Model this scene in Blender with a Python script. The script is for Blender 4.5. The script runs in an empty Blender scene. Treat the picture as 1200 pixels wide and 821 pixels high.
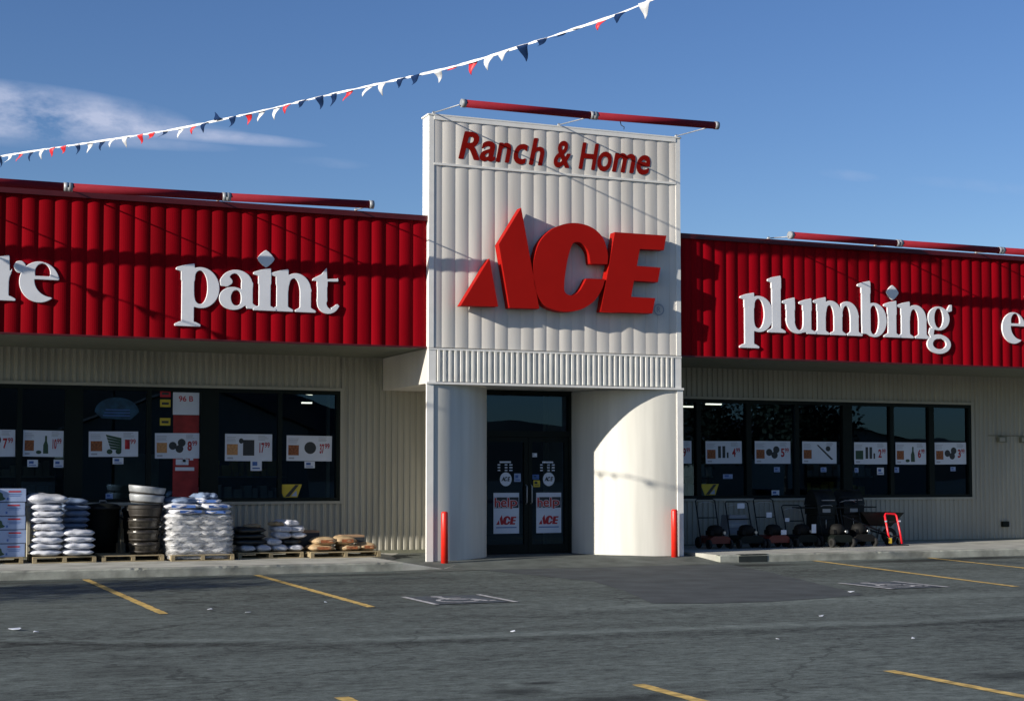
import bpy, bmesh, math, random
import numpy as np
from mathutils import Vector, Matrix
R = math.radians
sc = bpy.context.scene

# ------------------------------------------------------------------ camera
cam_d = bpy.data.cameras.new('camera'); cam = bpy.data.objects.new('camera', cam_d)
sc.collection.objects.link(cam); sc.camera = cam
cam.location = (-8.547, -24.325, 1.5)
cam.rotation_euler = (R(90 + 2.782), 0, R(-22.489))
cam_d.sensor_width = 36; cam_d.lens = 54.0; cam_d.shift_y = 0.05
cam_d.clip_start = 0.1; cam_d.clip_end = 4000

# ------------------------------------------------------------------ sky, sun, exposure
W = bpy.data.worlds.new('World'); sc.world = W; W.use_nodes = True
SUN_AZ = R(256.2); SUN_EL = R(17.9)
def build_world():
    nt = W.node_tree; N = nt.nodes; L = nt.links
    for n in list(N): N.remove(n)
    out = N.new('ShaderNodeOutputWorld'); bg = N.new('ShaderNodeBackground')
    sky = N.new('ShaderNodeTexSky'); sky.sky_type = 'NISHITA'; sky.sun_disc = False
    sky.sun_elevation = SUN_EL; sky.sun_rotation = SUN_AZ
    sky.altitude = 600; sky.air_density = 1.0; sky.dust_density = 0.6; sky.ozone_density = 3.0
    bg.inputs[1].default_value = 0.078
    tc = N.new('ShaderNodeTexCoord'); sx = N.new('ShaderNodeSeparateXYZ'); L.new(tc.outputs['Generated'], sx.inputs[0])
    def m(op, a, b=None, clamp=False):
        n = N.new('ShaderNodeMath'); n.operation = op; n.use_clamp = clamp
        for i, v in enumerate((a, b)):
            if v is None: continue
            if isinstance(v, (int, float)): n.inputs[i].default_value = v
            else: L.new(v, n.inputs[i])
        return n.outputs[0]
    yy = m('MAXIMUM', sx.outputs[1], 0.05)
    u = m('DIVIDE', sx.outputs[0], yy); v = m('DIVIDE', sx.outputs[2], yy)
    cx = N.new('ShaderNodeCombineXYZ'); L.new(m('MULTIPLY', u, 17.0), cx.inputs[0]); L.new(m('MULTIPLY', v, 34.0), cx.inputs[1])
    nz = N.new('ShaderNodeTexNoise'); nz.inputs['Scale'].default_value = 1.0; nz.inputs['Detail'].default_value = 7; nz.inputs['Roughness'].default_value = 0.6
    L.new(cx.outputs[0], nz.inputs['Vector'])
    tot = None
    # cloud banks: (centre u, centre v, half width, half height, strength)
    for (u0, v0, a, b, s) in [(0.05, 0.230, 0.14, 0.019, 1.5), (0.14, 0.226, 0.09, 0.008, .5), (0.20, 0.2235, 0.08, 0.005, .7), (0.12, 0.216, 0.10, 0.006, .45), (0.07, 0.213, 0.08, 0.008, .3),
                              (0.70, 0.235, 0.03, 0.005, 0.25), (0.83, 0.236, 0.08, 0.006, 0.12), (0.28, 0.212, 0.03, .004, .2), (0.50, 0.230, .05, .004, .1), (-0.8, .25, .5, .05, .8)]:
        du = m('DIVIDE', m('SUBTRACT', u, u0), a); dv = m('DIVIDE', m('SUBTRACT', v, v0), b)
        r2 = m('ADD', m('MULTIPLY', du, du), m('MULTIPLY', dv, dv))
        k = m('MULTIPLY', m('SUBTRACT', 1.0, r2, True), s)
        tot = k if tot is None else m('ADD', tot, k)
    nn = m('MULTIPLY', m('SUBTRACT', nz.outputs[0], 0.33, True), 3.2, True)
    fac = m('MULTIPLY', m('MULTIPLY', tot, nn, True), 0.85)
    hs = N.new('ShaderNodeHueSaturation'); L.new(sky.outputs[0], hs.inputs['Color'])
    hs.inputs['Hue'].default_value = 0.513; hs.inputs['Saturation'].default_value = 1.16; hs.inputs['Value'].default_value = 1.06
    mix = N.new('ShaderNodeMix'); mix.data_type = 'RGBA'
    L.new(fac, mix.inputs['Factor']); L.new(hs.outputs[0], mix.inputs['A']); mix.inputs['B'].default_value = (5.0, 5.5, 7.2, 1)
    L.new(mix.outputs['Result'], bg.inputs[0]); L.new(bg.outputs[0], out.inputs[0])
build_world()
sun_d = bpy.data.lights.new('sun', 'SUN'); sun = bpy.data.objects.new('sun', sun_d); sc.collection.objects.link(sun)
sun_d.energy = 5.0; sun_d.angle = R(0.5); sun_d.color = (1, 0.925, 0.81)
sun.rotation_euler = Vector((4.08, 1.0, -1.36)).to_track_quat('-Z', 'Y').to_euler()
vs = sc.view_settings; vs.view_transform = 'Standard'; vs.look = 'None'; vs.gamma = 1; vs.exposure = 0.48
try: vs.use_curve_mapping = False
except Exception: pass
sc.cycles.max_bounces = 8; sc.cycles.transparent_max_bounces = 16
sc.cycles.sample_clamp_indirect = 4

# ------------------------------------------------------------------ materials
def nt_new(name):
    m = bpy.data.materials.new(name); m.use_nodes = True
    return m, m.node_tree, m.node_tree.nodes['Principled BSDF']
def mat(name, col, rough=0.5, metal=0.0, var=0.12, scale=6.0, bump=0.0, bscale=40.0, emis=0.0, stretch=(1, 1, 1), spec=None, coat=0):
    m, nt, b = nt_new(name); N = nt.nodes; L = nt.links
    tc = N.new('ShaderNodeTexCoord'); mp = N.new('ShaderNodeMapping'); mp.inputs['Scale'].default_value = stretch
    L.new(tc.outputs['Object'], mp.inputs[0])
    nz = N.new('ShaderNodeTexNoise'); nz.inputs['Scale'].default_value = scale; nz.inputs['Detail'].default_value = 6
    L.new(mp.outputs[0], nz.inputs['Vector'])
    cr = N.new('ShaderNodeMapRange'); cr.inputs[1].default_value = 0.3; cr.inputs[2].default_value = 0.7
    cr.inputs[3].default_value = 1 - var; cr.inputs[4].default_value = 1 + var * .6
    L.new(nz.outputs[0], cr.inputs[0])
    mx = N.new('ShaderNodeMix'); mx.data_type = 'RGBA'; mx.blend_type = 'MULTIPLY'; mx.inputs['Factor'].default_value = 1
    mx.inputs['A'].default_value = (*col, 1); L.new(cr.outputs[0], mx.inputs['B'])
    L.new(mx.outputs['Result'], b.inputs['Base Color'])
    b.inputs['Roughness'].default_value = rough; b.inputs['Metallic'].default_value = metal
    if spec is not None: b.inputs['Specular IOR Level'].default_value = spec
    if bump:
        n2 = N.new('ShaderNodeTexNoise'); n2.inputs['Scale'].default_value = bscale; n2.inputs['Detail'].default_value = 4
        L.new(tc.outputs['Object'], n2.inputs['Vector'])
        bp = N.new('ShaderNodeBump'); bp.inputs['Strength'].default_value = bump; bp.inputs['Distance'].default_value = 0.01
        L.new(n2.outputs[0], bp.inputs['Height']); L.new(bp.outputs[0], b.inputs['Normal'])
    if emis:
        b.inputs['Emission Color'].default_value = (*col, 1); b.inputs['Emission Strength'].default_value = emis
    return m
M = {}
M['white_panel'] = mat('white_panel', (.66, .63, .58), .5, var=.17, scale=1.6, stretch=(2.6, 1, .22), bump=.05, bscale=3)
M['white_trim'] = mat('white_trim', (.78, .77, .73), .45, var=.06)
M['column_white'] = mat('column_white', (.56, .555, .51), .5, var=.14, scale=1.5, stretch=(3, 3, .25), bump=.05, bscale=2)
M['flute'] = mat('flute', (.72, .71, .66), .5, var=.10, scale=3)
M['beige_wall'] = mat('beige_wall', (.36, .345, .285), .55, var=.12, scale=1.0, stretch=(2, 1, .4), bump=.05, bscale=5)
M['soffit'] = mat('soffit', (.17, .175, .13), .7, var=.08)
M['red_panel'] = mat('red_panel', (.25, .0008, .006), .7, var=.30, scale=1.3, stretch=(2.2, 1, .2), spec=.05)
M['red_trim'] = mat('red_trim', (.075, .003, .006), .5, var=.15)
M['letter_red'] = mat('letter_red', (.33, .006, .0035), .6, var=.06, scale=2, spec=.12)
M['text_red'] = mat('text_red', (.21, .006, .004), .8, var=.1, spec=.05)
M['letter_white'] = mat('letter_white', (.74, .75, .78), .35, var=.06, scale=3)
M['tube_red'] = mat('tube_red', (.20, .010, .02), .75, var=.1, spec=.15)
M['galv'] = mat('galv', (.36, .38, .40), .6, .5, var=.2, scale=12)
M['dark_frame'] = mat('dark_frame', (.006, .010, .008), .55, var=.1, spec=.15)
M['concrete'] = mat('concrete', (.40, .40, .36), .85, var=.32, scale=2.2, bump=.4, bscale=60)
M['kerb'] = mat('kerb', (.29, .30, .26), .9, var=.45, scale=3.5, bump=.6, bscale=40)
M['kerb_dark'] = mat('kerb_dark', (.012, .018, .018), .8, var=.3)
M['yellow_paint'] = mat('yellow_paint', (.62, .42, .12), .75, var=.55, scale=9, bump=.3, bscale=120)
M['white_paint'] = mat('white_paint', (.50, .50, .50), .8, var=.5, scale=12)
M['blue_paint'] = mat('blue_paint', (.055, .07, .085), .85, var=.5, scale=10)
M['bollard_red'] = mat('bollard_red', (.62, .018, .008), .4, var=.12, scale=9)
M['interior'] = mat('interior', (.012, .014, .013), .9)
M['interior_pale'] = mat('interior_pale', (.30, .30, .24), .8)
M['lamp'] = mat('lamp', (1.0, .95, .8), .5, emis=2.2, var=0)
M['paper'] = mat('paper', (.60, .64, .72), .7, var=.04)
M['ink_red'] = mat('ink_red', (.42, .02, .03), .7)
M['ink_dark'] = mat('ink_dark', (.03, .035, .04), .7)
M['ink_blue'] = mat('ink_blue', (.05, .12, .35), .7)
M['ink_teal'] = mat('ink_teal', (.008, .05, .10), .7, scale=9, var=.5)
M['ink_brown'] = mat('ink_brown', (.28, .09, .03), .7, scale=30, var=.6)
M['ink_orange'] = mat('ink_orange', (.5, .25, .10), .7, scale=30, var=.3)
M['ink_green'] = mat('ink_green', (.03, .07, .04), .7)
M['ink_grey'] = mat('ink_grey', (.35, .37, .42), .7)
M['ink_yellow'] = mat('ink_yellow', (.55, .42, .04), .7)
M['wood'] = mat('wood', (.30, .24, .14), .85, var=.35, scale=8, stretch=(1, 4, 4))
M['sack_white'] = mat('sack_white', (.58, .60, .66), .5, var=.12, scale=6, bump=.5, bscale=14)
M['sack_blue'] = mat('sack_blue', (.16, .22, .34), .5, var=.15, scale=6, bump=.5, bscale=14)
M['sack_grey'] = mat('sack_grey', (.52, .53, .55), .32, var=.25, scale=9, bump=.9, bscale=16)
M['sack_brown'] = mat('sack_brown', (.42, .30, .17), .7, var=.2, scale=8, bump=.5, bscale=14)
M['sack_black'] = mat('sack_black', (.012, .016, .018), .4, var=.2, bump=.6, bscale=14)
M['cardboard'] = mat('cardboard', (.38, .24, .14), .8, var=.15)
M['box_blue'] = mat('box_blue', (.27, .35, .54), .6, var=.10)
M['black_plastic'] = mat('black_plastic', (.007, .009, .009), .5, spec=.25, var=.2)
M['plastic_wrap'] = mat('plastic_wrap', (.03, .027, .022), .2, var=.9, scale=9, bump=1.0, bscale=10)
M['barrel_wood'] = mat('barrel_wood', (.022, .018, .014), .6, var=.4, scale=6, stretch=(6, 6, 1))
M['steel'] = mat('steel', (.5, .5, .5), .3, .9, var=.1)
M['engine'] = mat('engine', (.008, .008, .008), .7, spec=.2)
M['mower_red'] = mat('mower_red', (.12, .010, .006), .4)
M['mower_green'] = mat('mower_green', (.005, .008, .007), .6, spec=.2)
M['truck_red'] = mat('truck_red', (.65, .01, .02), .35)
M['sticker_yellow'] = mat('sticker_yellow', (.75, .5, .04), .5)
M['grass_bag'] = mat('grass_bag', (.22, .24, .27), .8)
M['tyre'] = mat('tyre', (.012, .012, .012), .8)
M['bark'] = mat('bark', (.09, .07, .05), .9, var=.3)
M['leaf'] = mat('leaf', (.022, .032, .012), .8, var=.4, scale=20)
M['hill'] = mat('hill', (.025, .03, .022), .95, var=.3, scale=.02)
M['far_wall'] = mat('far_wall', (.40, .36, .26), .8)
M['far_roof'] = mat('far_roof', (.10, .09, .08), .8)
M['pen_white'] = mat('pen_white', (.66, .68, .72), .5)
M['pen_red'] = mat('pen_red', (.62, .02, .03), .5)
M['pen_blue'] = mat('pen_blue', (.006, .022, .075), .8, spec=.1)
M['rope'] = mat('rope', (.8, .8, .8), .6)
M['stone_grey'] = mat('stone_grey', (.30, .31, .31), .8)

def glass_mat():
    m = bpy.data.materials.new('glass'); m.use_nodes = True; nt = m.node_tree; N = nt.nodes; L = nt.links
    for n in list(N): N.remove(n)
    o = N.new('ShaderNodeOutputMaterial'); t = N.new('ShaderNodeBsdfTransparent'); t.inputs[0].default_value = (.40, .46, .45, 1)
    g = N.new('ShaderNodeBsdfGlossy'); g.inputs['Roughness'].default_value = 0.0; g.inputs[0].default_value = (.34, .60, .95, 1)
    fr = N.new('ShaderNodeFresnel'); fr.inputs[0].default_value = 1.6
    mu = N.new('ShaderNodeMath'); mu.operation = 'MULTIPLY'; mu.inputs[1].default_value = 1.25; L.new(fr.outputs[0], mu.inputs[0])
    mx = N.new('ShaderNodeMixShader'); L.new(mu.outputs[0], mx.inputs[0]); L.new(t.outputs[0], mx.inputs[1]); L.new(g.outputs[0], mx.inputs[2])
    tc = N.new('ShaderNodeTexCoord'); nz = N.new('ShaderNodeTexNoise'); nz.inputs['Scale'].default_value = .9; L.new(tc.outputs['Object'], nz.inputs['Vector'])
    bp = N.new('ShaderNodeBump'); bp.inputs['Strength'].default_value = .05; bp.inputs['Distance'].default_value = .02
    L.new(nz.outputs[0], bp.inputs['Height']); L.new(bp.outputs[0], g.inputs['Normal'])
    L.new(mx.outputs[0], o.inputs[0]); return m
M['glass'] = glass_mat()
M['band_red'] = mat('band_red', (.45, .05, .04), .7)

def asphalt_mat():
    m, nt, b = nt_new('asphalt'); N = nt.nodes; L = nt.links
    tc = N.new('ShaderNodeTexCoord'); P = tc.outputs['Object']
    sx = N.new('ShaderNodeSeparateXYZ'); L.new(P, sx.inputs[0])
    def mth(op, a, b2=None, clamp=False, c=None):
        n = N.new('ShaderNodeMath'); n.operation = op; n.use_clamp = clamp
        for i, v in enumerate((a, b2, c)):
            if v is None: continue
            if isinstance(v, (int, float)): n.inputs[i].default_value = v
            else: L.new(v, n.inputs[i])
        return n.outputs[0]
    def noise(s, d=5, st=None, rough=.5):
        n = N.new('ShaderNodeTexNoise'); n.inputs['Scale'].default_value = s; n.inputs['Detail'].default_value = d; n.inputs['Roughness'].default_value = rough
        if st:
            mp = N.new('ShaderNodeMapping'); mp.inputs['Scale'].default_value = st; L.new(P, mp.inputs[0]); L.new(mp.outputs[0], n.inputs['Vector'])
        else: L.new(P, n.inputs['Vector'])
        return n.outputs[0]
    big = noise(.35, 6, (.5, 1.2, 1)); mid = noise(3.0, 5); fine = noise(45, 4, rough=.8); grit = noise(160, 2); grain = noise(11, 5, (.55, 1, 1), .85)
    val = mth('ADD', 0.104, mth('MULTIPLY', mth('SUBTRACT', big, .5), .15))
    val = mth('ADD', val, mth('MULTIPLY', mth('SUBTRACT', mid, .5), .09))
    val = mth('ADD', val, mth('MULTIPLY', mth('SUBTRACT', fine, .5), .16))
    val = mth('ADD', val, mth('MULTIPLY', mth('SUBTRACT', grit, .5), .12)); val = mth('ADD', val, mth('MULTIPLY', mth('SUBTRACT', grain, .5), .42))
    # long streaks left by traffic across the lot
    st1 = noise(1.0, 5, (.12, 2.6, 1)); val = mth('ADD', val, mth('MULTIPLY', mth('SUBTRACT', st1, .5), .09))
    wob = mth('MULTIPLY', mth('SUBTRACT', noise(.7, 3), .5), .5)
    # worn drainage crease running across the lot
    xs = mth('ADD', sx.outputs[0], 9.0)
    yc = mth('SUBTRACT', -7.6, mth('MULTIPLY', 3.45, mth('SUBTRACT', 1.0, mth('POWER', 2.718, mth('MULTIPLY', mth('MAXIMUM', xs, 0.0), -.42)))))
    dy = mth('SUBTRACT', mth('ADD', sx.outputs[1], wob), yc)
    band = mth('SUBTRACT', 1.0, mth('ABSOLUTE', mth('DIVIDE', dy, .30)), True)
    band2 = mth('SUBTRACT', 1.0, mth('ABSOLUTE', mth('DIVIDE', mth('ADD', dy, .45), .34)), True)
    val = mth('ADD', val, mth('MULTIPLY', band, .06)); val = mth('SUBTRACT', val, mth('MULTIPLY', band2, .035))
    band3 = mth('SUBTRACT', 1.0, mth('ABSOLUTE', mth('DIVIDE', mth('ADD', dy, -2.6), .5)), True)
    fx = mth('MULTIPLY', mth('SUBTRACT', sx.outputs[0], -1.5, True), .045); val = mth('ADD', val, mth('MULTIPLY', band3, fx))
    # oil spots dropped by parked cars, long dark patches beside the kerb (x, y, rx, ry, strength)
    nz = mth('ADD', .55, mth('MULTIPLY', noise(2.3, 4), .9))
    mul = None
    for (x, y, rx, ry, s) in [(-4.4, -14.35, .24, .17, .7), (-4.05, -14.0, .14, .07, .8), (-4.0, -15.0, .7, .25, .6), (.15, -7.25, .28, .12, .55), (4.8, -1.75, 1.5, .35, .8), (8.6, -1.7, 1.3, .4, .75), (10.4, -1.4, .9, .3, .8),
                              (-.55, -15.0, .4, .25, .6), (-1.5, -1.7, .8, .3, .5), (-6.4, -1.55, 1.7, .22, .45), (2.6, -14.1, .6, .4, .4), (-6.7, -12.2, .5, .4, .35), (-2.0, -16.2, .5, .3, .5), (1.0, -12.6, .4, .2, .3), (-3.6, -1.6, .6, .25, .3)]:
        a = mth('DIVIDE', mth('SUBTRACT', sx.outputs[0], x), rx); c = mth('DIVIDE', mth('SUBTRACT', sx.outputs[1], y), ry)
        r = mth('SQRT', mth('ADD', mth('MULTIPLY', a, a), mth('MULTIPLY', c, c)))
        k = mth('MULTIPLY', mth('SUBTRACT', 1.35, mth('MULTIPLY', r, nz), True), s)
        k = mth('SUBTRACT', 1.0, k, True); mul = k if mul is None else mth('MULTIPLY', mul, k)
    # hairline cracks
    vo = N.new('ShaderNodeTexVoronoi'); vo.feature = 'DISTANCE_TO_EDGE'; vo.inputs['Scale'].default_value = .33
    wn = N.new('ShaderNodeTexNoise'); wn.inputs['Scale'].default_value = 1.6; wn.inputs['Detail'].default_value = 5; L.new(P, wn.inputs['Vector'])
    wa = N.new('ShaderNodeMix'); wa.data_type = 'RGBA'; wa.blend_type = 'ADD'; wa.inputs['Factor'].default_value = .8; L.new(P, wa.inputs['A']); L.new(wn.outputs['Color'], wa.inputs['B'])
    L.new(wa.outputs['Result'], vo.inputs['Vector'])
    ck = mth('GREATER_THAN', vo.outputs['Distance'], .006); mul = mth('MULTIPLY', mul, mth('ADD', .64, mth('MULTIPLY', ck, .36)))
    val = mth('MULTIPLY', mth('MAXIMUM', val, .012), mul)
    cb = N.new('ShaderNodeCombineColor')
    L.new(mth('MULTIPLY', val, .86), cb.inputs[0]); L.new(mth('MULTIPLY', val, 1.02), cb.inputs[1]); L.new(mth('MULTIPLY', val, .94), cb.inputs[2])
    L.new(cb.outputs[0], b.inputs['Base Color']); b.inputs['Roughness'].default_value = .9; b.inputs['Specular IOR Level'].default_value = .25
    bp = N.new('ShaderNodeBump'); bp.inputs['Strength'].default_value = .55; bp.inputs['Distance'].default_value = .008
    L.new(mth('ADD', fine, mth('MULTIPLY', grit, .5)), bp.inputs['Height']); L.new(bp.outputs[0], b.inputs['Normal'])
    return m
M['asphalt'] = asphalt_mat()
M['asphalt_dark'] = mat('asphalt_dark', (.066, .076, .080), .9, var=.30, scale=2.0, bump=.5, bscale=60, spec=.25)
M['asphalt_apron'] = mat('asphalt_apron', (.105, .118, .108), .9, var=.35, scale=2.4, bump=.5, bscale=60, spec=.25)

# ------------------------------------------------------------------ helpers
def tag(o, label=None, cat=None, group=None, kind=None):
    if label: o['label'] = label
    if cat: o['category'] = cat
    if group: o['group'] = group
    if kind: o['kind'] = kind
    return o
def empty(name, label, cat, loc=(0, 0, 0), rz=0, group=None):
    o = bpy.data.objects.new(name, None); sc.collection.objects.link(o); o.location = loc; o.rotation_euler = (0, 0, rz)
    o.empty_display_size = .1
    return tag(o, label, cat, group)
class MB:
    def __init__(s): s.bm = bmesh.new()
    def poly(s, pts):
        try: return s.bm.faces.new([s.bm.verts.new(p) for p in pts])
        except ValueError: return None
    def box(s, x0, x1, y0, y1, z0, z1, bev=0):
        g = bmesh.ops.create_cube(s.bm, size=1)
        bmesh.ops.scale(s.bm, vec=(x1 - x0, y1 - y0, z1 - z0), verts=g['verts'])
        bmesh.ops.translate(s.bm, vec=((x0 + x1) / 2, (y0 + y1) / 2, (z0 + z1) / 2), verts=g['verts'])
        if bev:
            ed = list({e for v in g['verts'] for e in v.link_edges})
            bmesh.ops.bevel(s.bm, geom=ed, offset=bev, segments=2, affect='EDGES', profile=.5)
        return s
    def tube(s, pts, r, seg=8, caps=True, r2=None):
        pts = [Vector(p) for p in pts]; rings = []; n = len(pts)
        prev = None
        for i, p in enumerate(pts):
            d = (pts[min(i + 1, n - 1)] - pts[max(i - 1, 0)])
            if d.length < 1e-9: d = Vector((0, 0, 1))
            d.normalize()
            a = Vector((0, 0, 1)) if abs(d.z) < .9 else Vector((1, 0, 0))
            if prev is not None: a = prev
            u = (a - d * a.dot(d))
            if u.length < 1e-6: u = d.orthogonal()
            u.normalize(); w = d.cross(u); prev = u
            rr = r if r2 is None else r + (r2 - r) * i / max(1, n - 1)
            rings.append([s.bm.verts.new(p + (u * math.cos(2 * math.pi * k / seg) + w * math.sin(2 * math.pi * k / seg)) * rr) for k in range(seg)])
        for a, b in zip(rings, rings[1:]):
            for k in range(seg): s.bm.faces.new([a[k], a[(k + 1) % seg], b[(k + 1) % seg], b[k]]).smooth = True
        if caps: s.bm.faces.new(rings[0][::-1]); s.bm.faces.new(rings[-1])
        return s
    def lathe(s, prof, cx=0, cy=0, seg=28, tilt=None, ax='z'):
        rings = []
        for (r, z) in prof:
            ring = []
            for k in range(seg):
                a = 2 * math.pi * k / seg
                if ax == 'z': p = Vector((cx + r * math.cos(a), cy + r * math.sin(a), z))
                elif ax == 'x': p = Vector((cx + z, cy + r * math.cos(a), r * math.sin(a)))
                else: p = Vector((cx + r * math.cos(a), cy + z, r * math.sin(a)))
                if tilt: p = tilt @ p
                ring.append(s.bm.verts.new(p))
            rings.append(ring)
        for a, b in zip(rings, rings[1:]):
            for k in range(seg): s.bm.faces.new([a[k], a[(k + 1) % seg], b[(k + 1) % seg], b[k]]).smooth = True
        if prof[0][0] > 1e-4: s.bm.faces.new(rings[0][::-1])
        if prof[-1][0] > 1e-4: s.bm.faces.new(rings[-1])
        return s
    def prism_xz(s, pts, y0, y1):
        n = len(pts)
        f = [s.bm.verts.new((x, y0, z)) for x, z in pts]; b = [s.bm.verts.new((x, y1, z)) for x, z in pts]
        s.bm.faces.new(f); s.bm.faces.new(b[::-1])
        for i in range(n): s.bm.faces.new([f[i], b[i], b[(i + 1) % n], f[(i + 1) % n]])
        return s
    def sheet(s, pts, z): s.poly([(x, y, z) for x, y in pts]); return s
    def sweep_z(s, prof, z0, z1, smooth=False):       # prof: list of (x,y) in order; vertical strip
        a = [s.bm.verts.new((x, y, z0)) for x, y in prof]; b = [s.bm.verts.new((x, y, z1)) for x, y in prof]
        for i in range(len(prof) - 1):
            s.bm.faces.new([a[i], a[i + 1], b[i + 1], b[i]]).smooth = smooth
        return s
    def build(s, name, m, parent=None, recalc=True, loc=None):
        if recalc: bmesh.ops.recalc_face_normals(s.bm, faces=s.bm.faces)
        me = bpy.data.meshes.new(name); s.bm.to_mesh(me); s.bm.free()
        if isinstance(m, str): m = M[m]
        me.materials.append(m)
        o = bpy.data.objects.new(name, me); sc.collection.objects.link(o)
        if parent: o.parent = parent
        if loc: o.location = loc
        return o
def copy_tree(o, parent=None):
    c = o.copy(); sc.collection.objects.link(c); c.parent = parent
    for ch in list(o.children): copy_tree(ch, c)
    return c
def children(o): return list(o.children)

def scallop(x0, x1, pitch, depth, y, seg=6, lap=.006, wob=0):
    """convex overlapping metal ribs (proud towards -y)"""
    out = []; i0 = math.floor(x0 / pitch); x = i0 * pitch; rnd = random.Random(5)
    while x < x1 - 1e-6:
        w = 1 + wob * (rnd.random() - .5)
        for k in range(seg + 1):
            t = k / seg; xx = x + pitch * t * .985
            if xx < x0 - 1e-6 or xx > x1 + 1e-6: continue
            out.append((xx, y - depth * w * (1 - (2 * t - 1) ** 2)))
        if x0 < x + pitch < x1: out.append((x + pitch * .992, y + lap))
        x += pitch
    if out[0][0] > x0 + 1e-4: out.insert(0, (x0, out[0][1]))
    if out[-1][0] < x1 - 1e-4: out.append((x1, out[-1][1]))
    return out
def corr(x0, x1, pitch, depth, y, prof=((0, 0), (.38, 0), (.5, 1), (.88, 1), (1, 0))):
    out = []; i0 = math.floor(x0 / pitch); x = i0 * pitch
    while x < x1:
        for (t, h) in prof[:-1]:
            xx = x + t * pitch
            if x0 <= xx <= x1: out.append((xx, y - depth * h))
        x += pitch
    if out[0][0] > x0 + 1e-5: out.insert(0, (x0, out[0][1]))
    if out[-1][0] < x1 - 1e-5: out.append((x1, out[-1][1]))
    return out

# ------------------------------------------------------------------ setting
b = MB(); b.poly([(-900, -900, 0), (900, -900, 0), (900, 900, 0), (-900, 900, 0)])
tag(b.build('parking_lot', 'asphalt'), kind='structure')
KY = -.95
b = MB(); rnd = random.Random(3)
def sidewalk(x0, x1, name):
    b = MB(); n = int((x1 - x0) / .06); pts = []
    for i in range(n + 1):
        x = x0 + (x1 - x0) * i / n
        chip = max(0, rnd.gauss(-.004, .008))
        pts.append((x, KY + .012 + chip, .135 - chip * .8))
    rows = []
    for (x, y, z) in pts:
        rows.append([b.bm.verts.new(v) for v in ((x, KY, -.02), (x, KY + .004, .115 - (y - KY - .012)), (x, y + .012, z), (x, KY + .16, .135))])
    for a, c in zip(rows, rows[1:]):
        for k in range(3): b.bm.faces.new([a[k], c[k], c[k + 1], a[k + 1]])
    b.poly([(x0, KY - 0, -.02), (x0, KY + .004, .115), (x0, KY + .16, .135), (x0, KY + .16, -.02)])
    b.poly([(x1, KY - 0, -.02), (x1, KY + .004, .115), (x1, KY + .16, .135), (x1, KY + .16, -.02)])
    o = b.build(name, 'kerb'); tag(o, kind='structure')
    s = MB(); s.box(x0, x1, KY + .16, 2.75, -.05, .135); o = s.build('sidewalk', 'concrete'); tag(o, kind='structure')
sidewalk(-16, -.75, 'kerb'); sidewalk(5.05, 24, 'kerb')
s = MB(); a = [(-.75, KY, .10), (-.75, KY + .012, .13), (-.75, 2.5, .135), (.35, 2.5, .10), (.35, KY + .5, .05), (-.05, KY + .012, .012), (-.05, KY, .0)]
A = [s.bm.verts.new(p) for p in a]; s.bm.faces.new([A[0], A[6], A[5], A[1]]); s.bm.faces.new([A[1], A[5], A[2]]); s.bm.faces.new([A[5], A[4], A[2]]); s.bm.faces.new([A[4], A[3], A[2]]); C0 = s.bm.verts.new((-.75, KY, -.02)); C1 = s.bm.verts.new((-.05, KY, -.02)); s.bm.faces.new([C0, C1, A[6], A[0]])
tag(s.build('sidewalk', 'concrete'), kind='structure')
# dark painted length of the right kerb, beside the entrance
s = MB(); s.box(5.42, 6.0, KY - .006, KY + .003, .0, .112); s.box(5.42, 6.0, KY - .006, KY + .10, .137, .141); tag(s.build('kerb_paint', 'kerb_dark'), kind='structure')
# entrance apron sloping from the lot up to the doors
s = MB()
prof = [(-1.35, .004), (-.9, .012), (-.3, .06), (.25, .095), (2.9, .10)]
xs = [-.95, -.15, .6, 2.4, 4.4, 5.05, 5.6]
grid = [[s.bm.verts.new((x if -.2 < x < 5.1 else x, y, z * (1 if -.2 <= x <= 5.1 else (.0 if y < -.5 else .2)) + .002)) for (y, z) in prof] for x in xs]
for a, c in zip(grid, grid[1:]):
    for k in range(len(prof) - 1): s.bm.faces.new([a[k], c[k], c[k + 1], a[k + 1]])
tag(s.build('entrance_ramp', 'asphalt_apron'), kind='structure')
# newer asphalt patch in front of the doors
s = MB(); s.sheet([(.45, -1.2), (.75, -3.2), (.95, -4.4), (.55, -6.2), (-.05, -8.1), (.5, -8.35), (1.35, -8.42), (2.3, -8.2), (3.05, -7.96), (3.8, -5.6), (4.44, -3.47), (5.0, -1.2)], .004)
tag(s.build('asphalt_patch', 'asphalt_dark'), kind='structure')
def stripe(x0, y0, x1, y1, w, m='yellow_paint', name='parking_line', z=.006):
    d = Vector((x1 - x0, y1 - y0)); d.normalize(); p = Vector((-d.y, d.x)) * w / 2
    rr = random.Random(int(x0 * 100)); n = max(2, int(abs(y1 - y0) / .08)); s = MB()
    L_, R_ = [], []
    for i in range(n + 1):
        t = i / n; c = Vector((x0, y0)).lerp(Vector((x1, y1)), t); e1 = 1 + rr.uniform(-.12, .1); e2 = 1 + rr.uniform(-.12, .1)
        L_.append(s.bm.verts.new((c.x + p.x * e1, c.y + p.y * e1, z))); R_.append(s.bm.verts.new((c.x - p.x * e2, c.y - p.y * e2, z)))
    for i in range(n): s.bm.faces.new([L_[i], L_[i + 1], R_[i + 1], R_[i]])
    tag(s.build(name, m), kind='structure')
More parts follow.
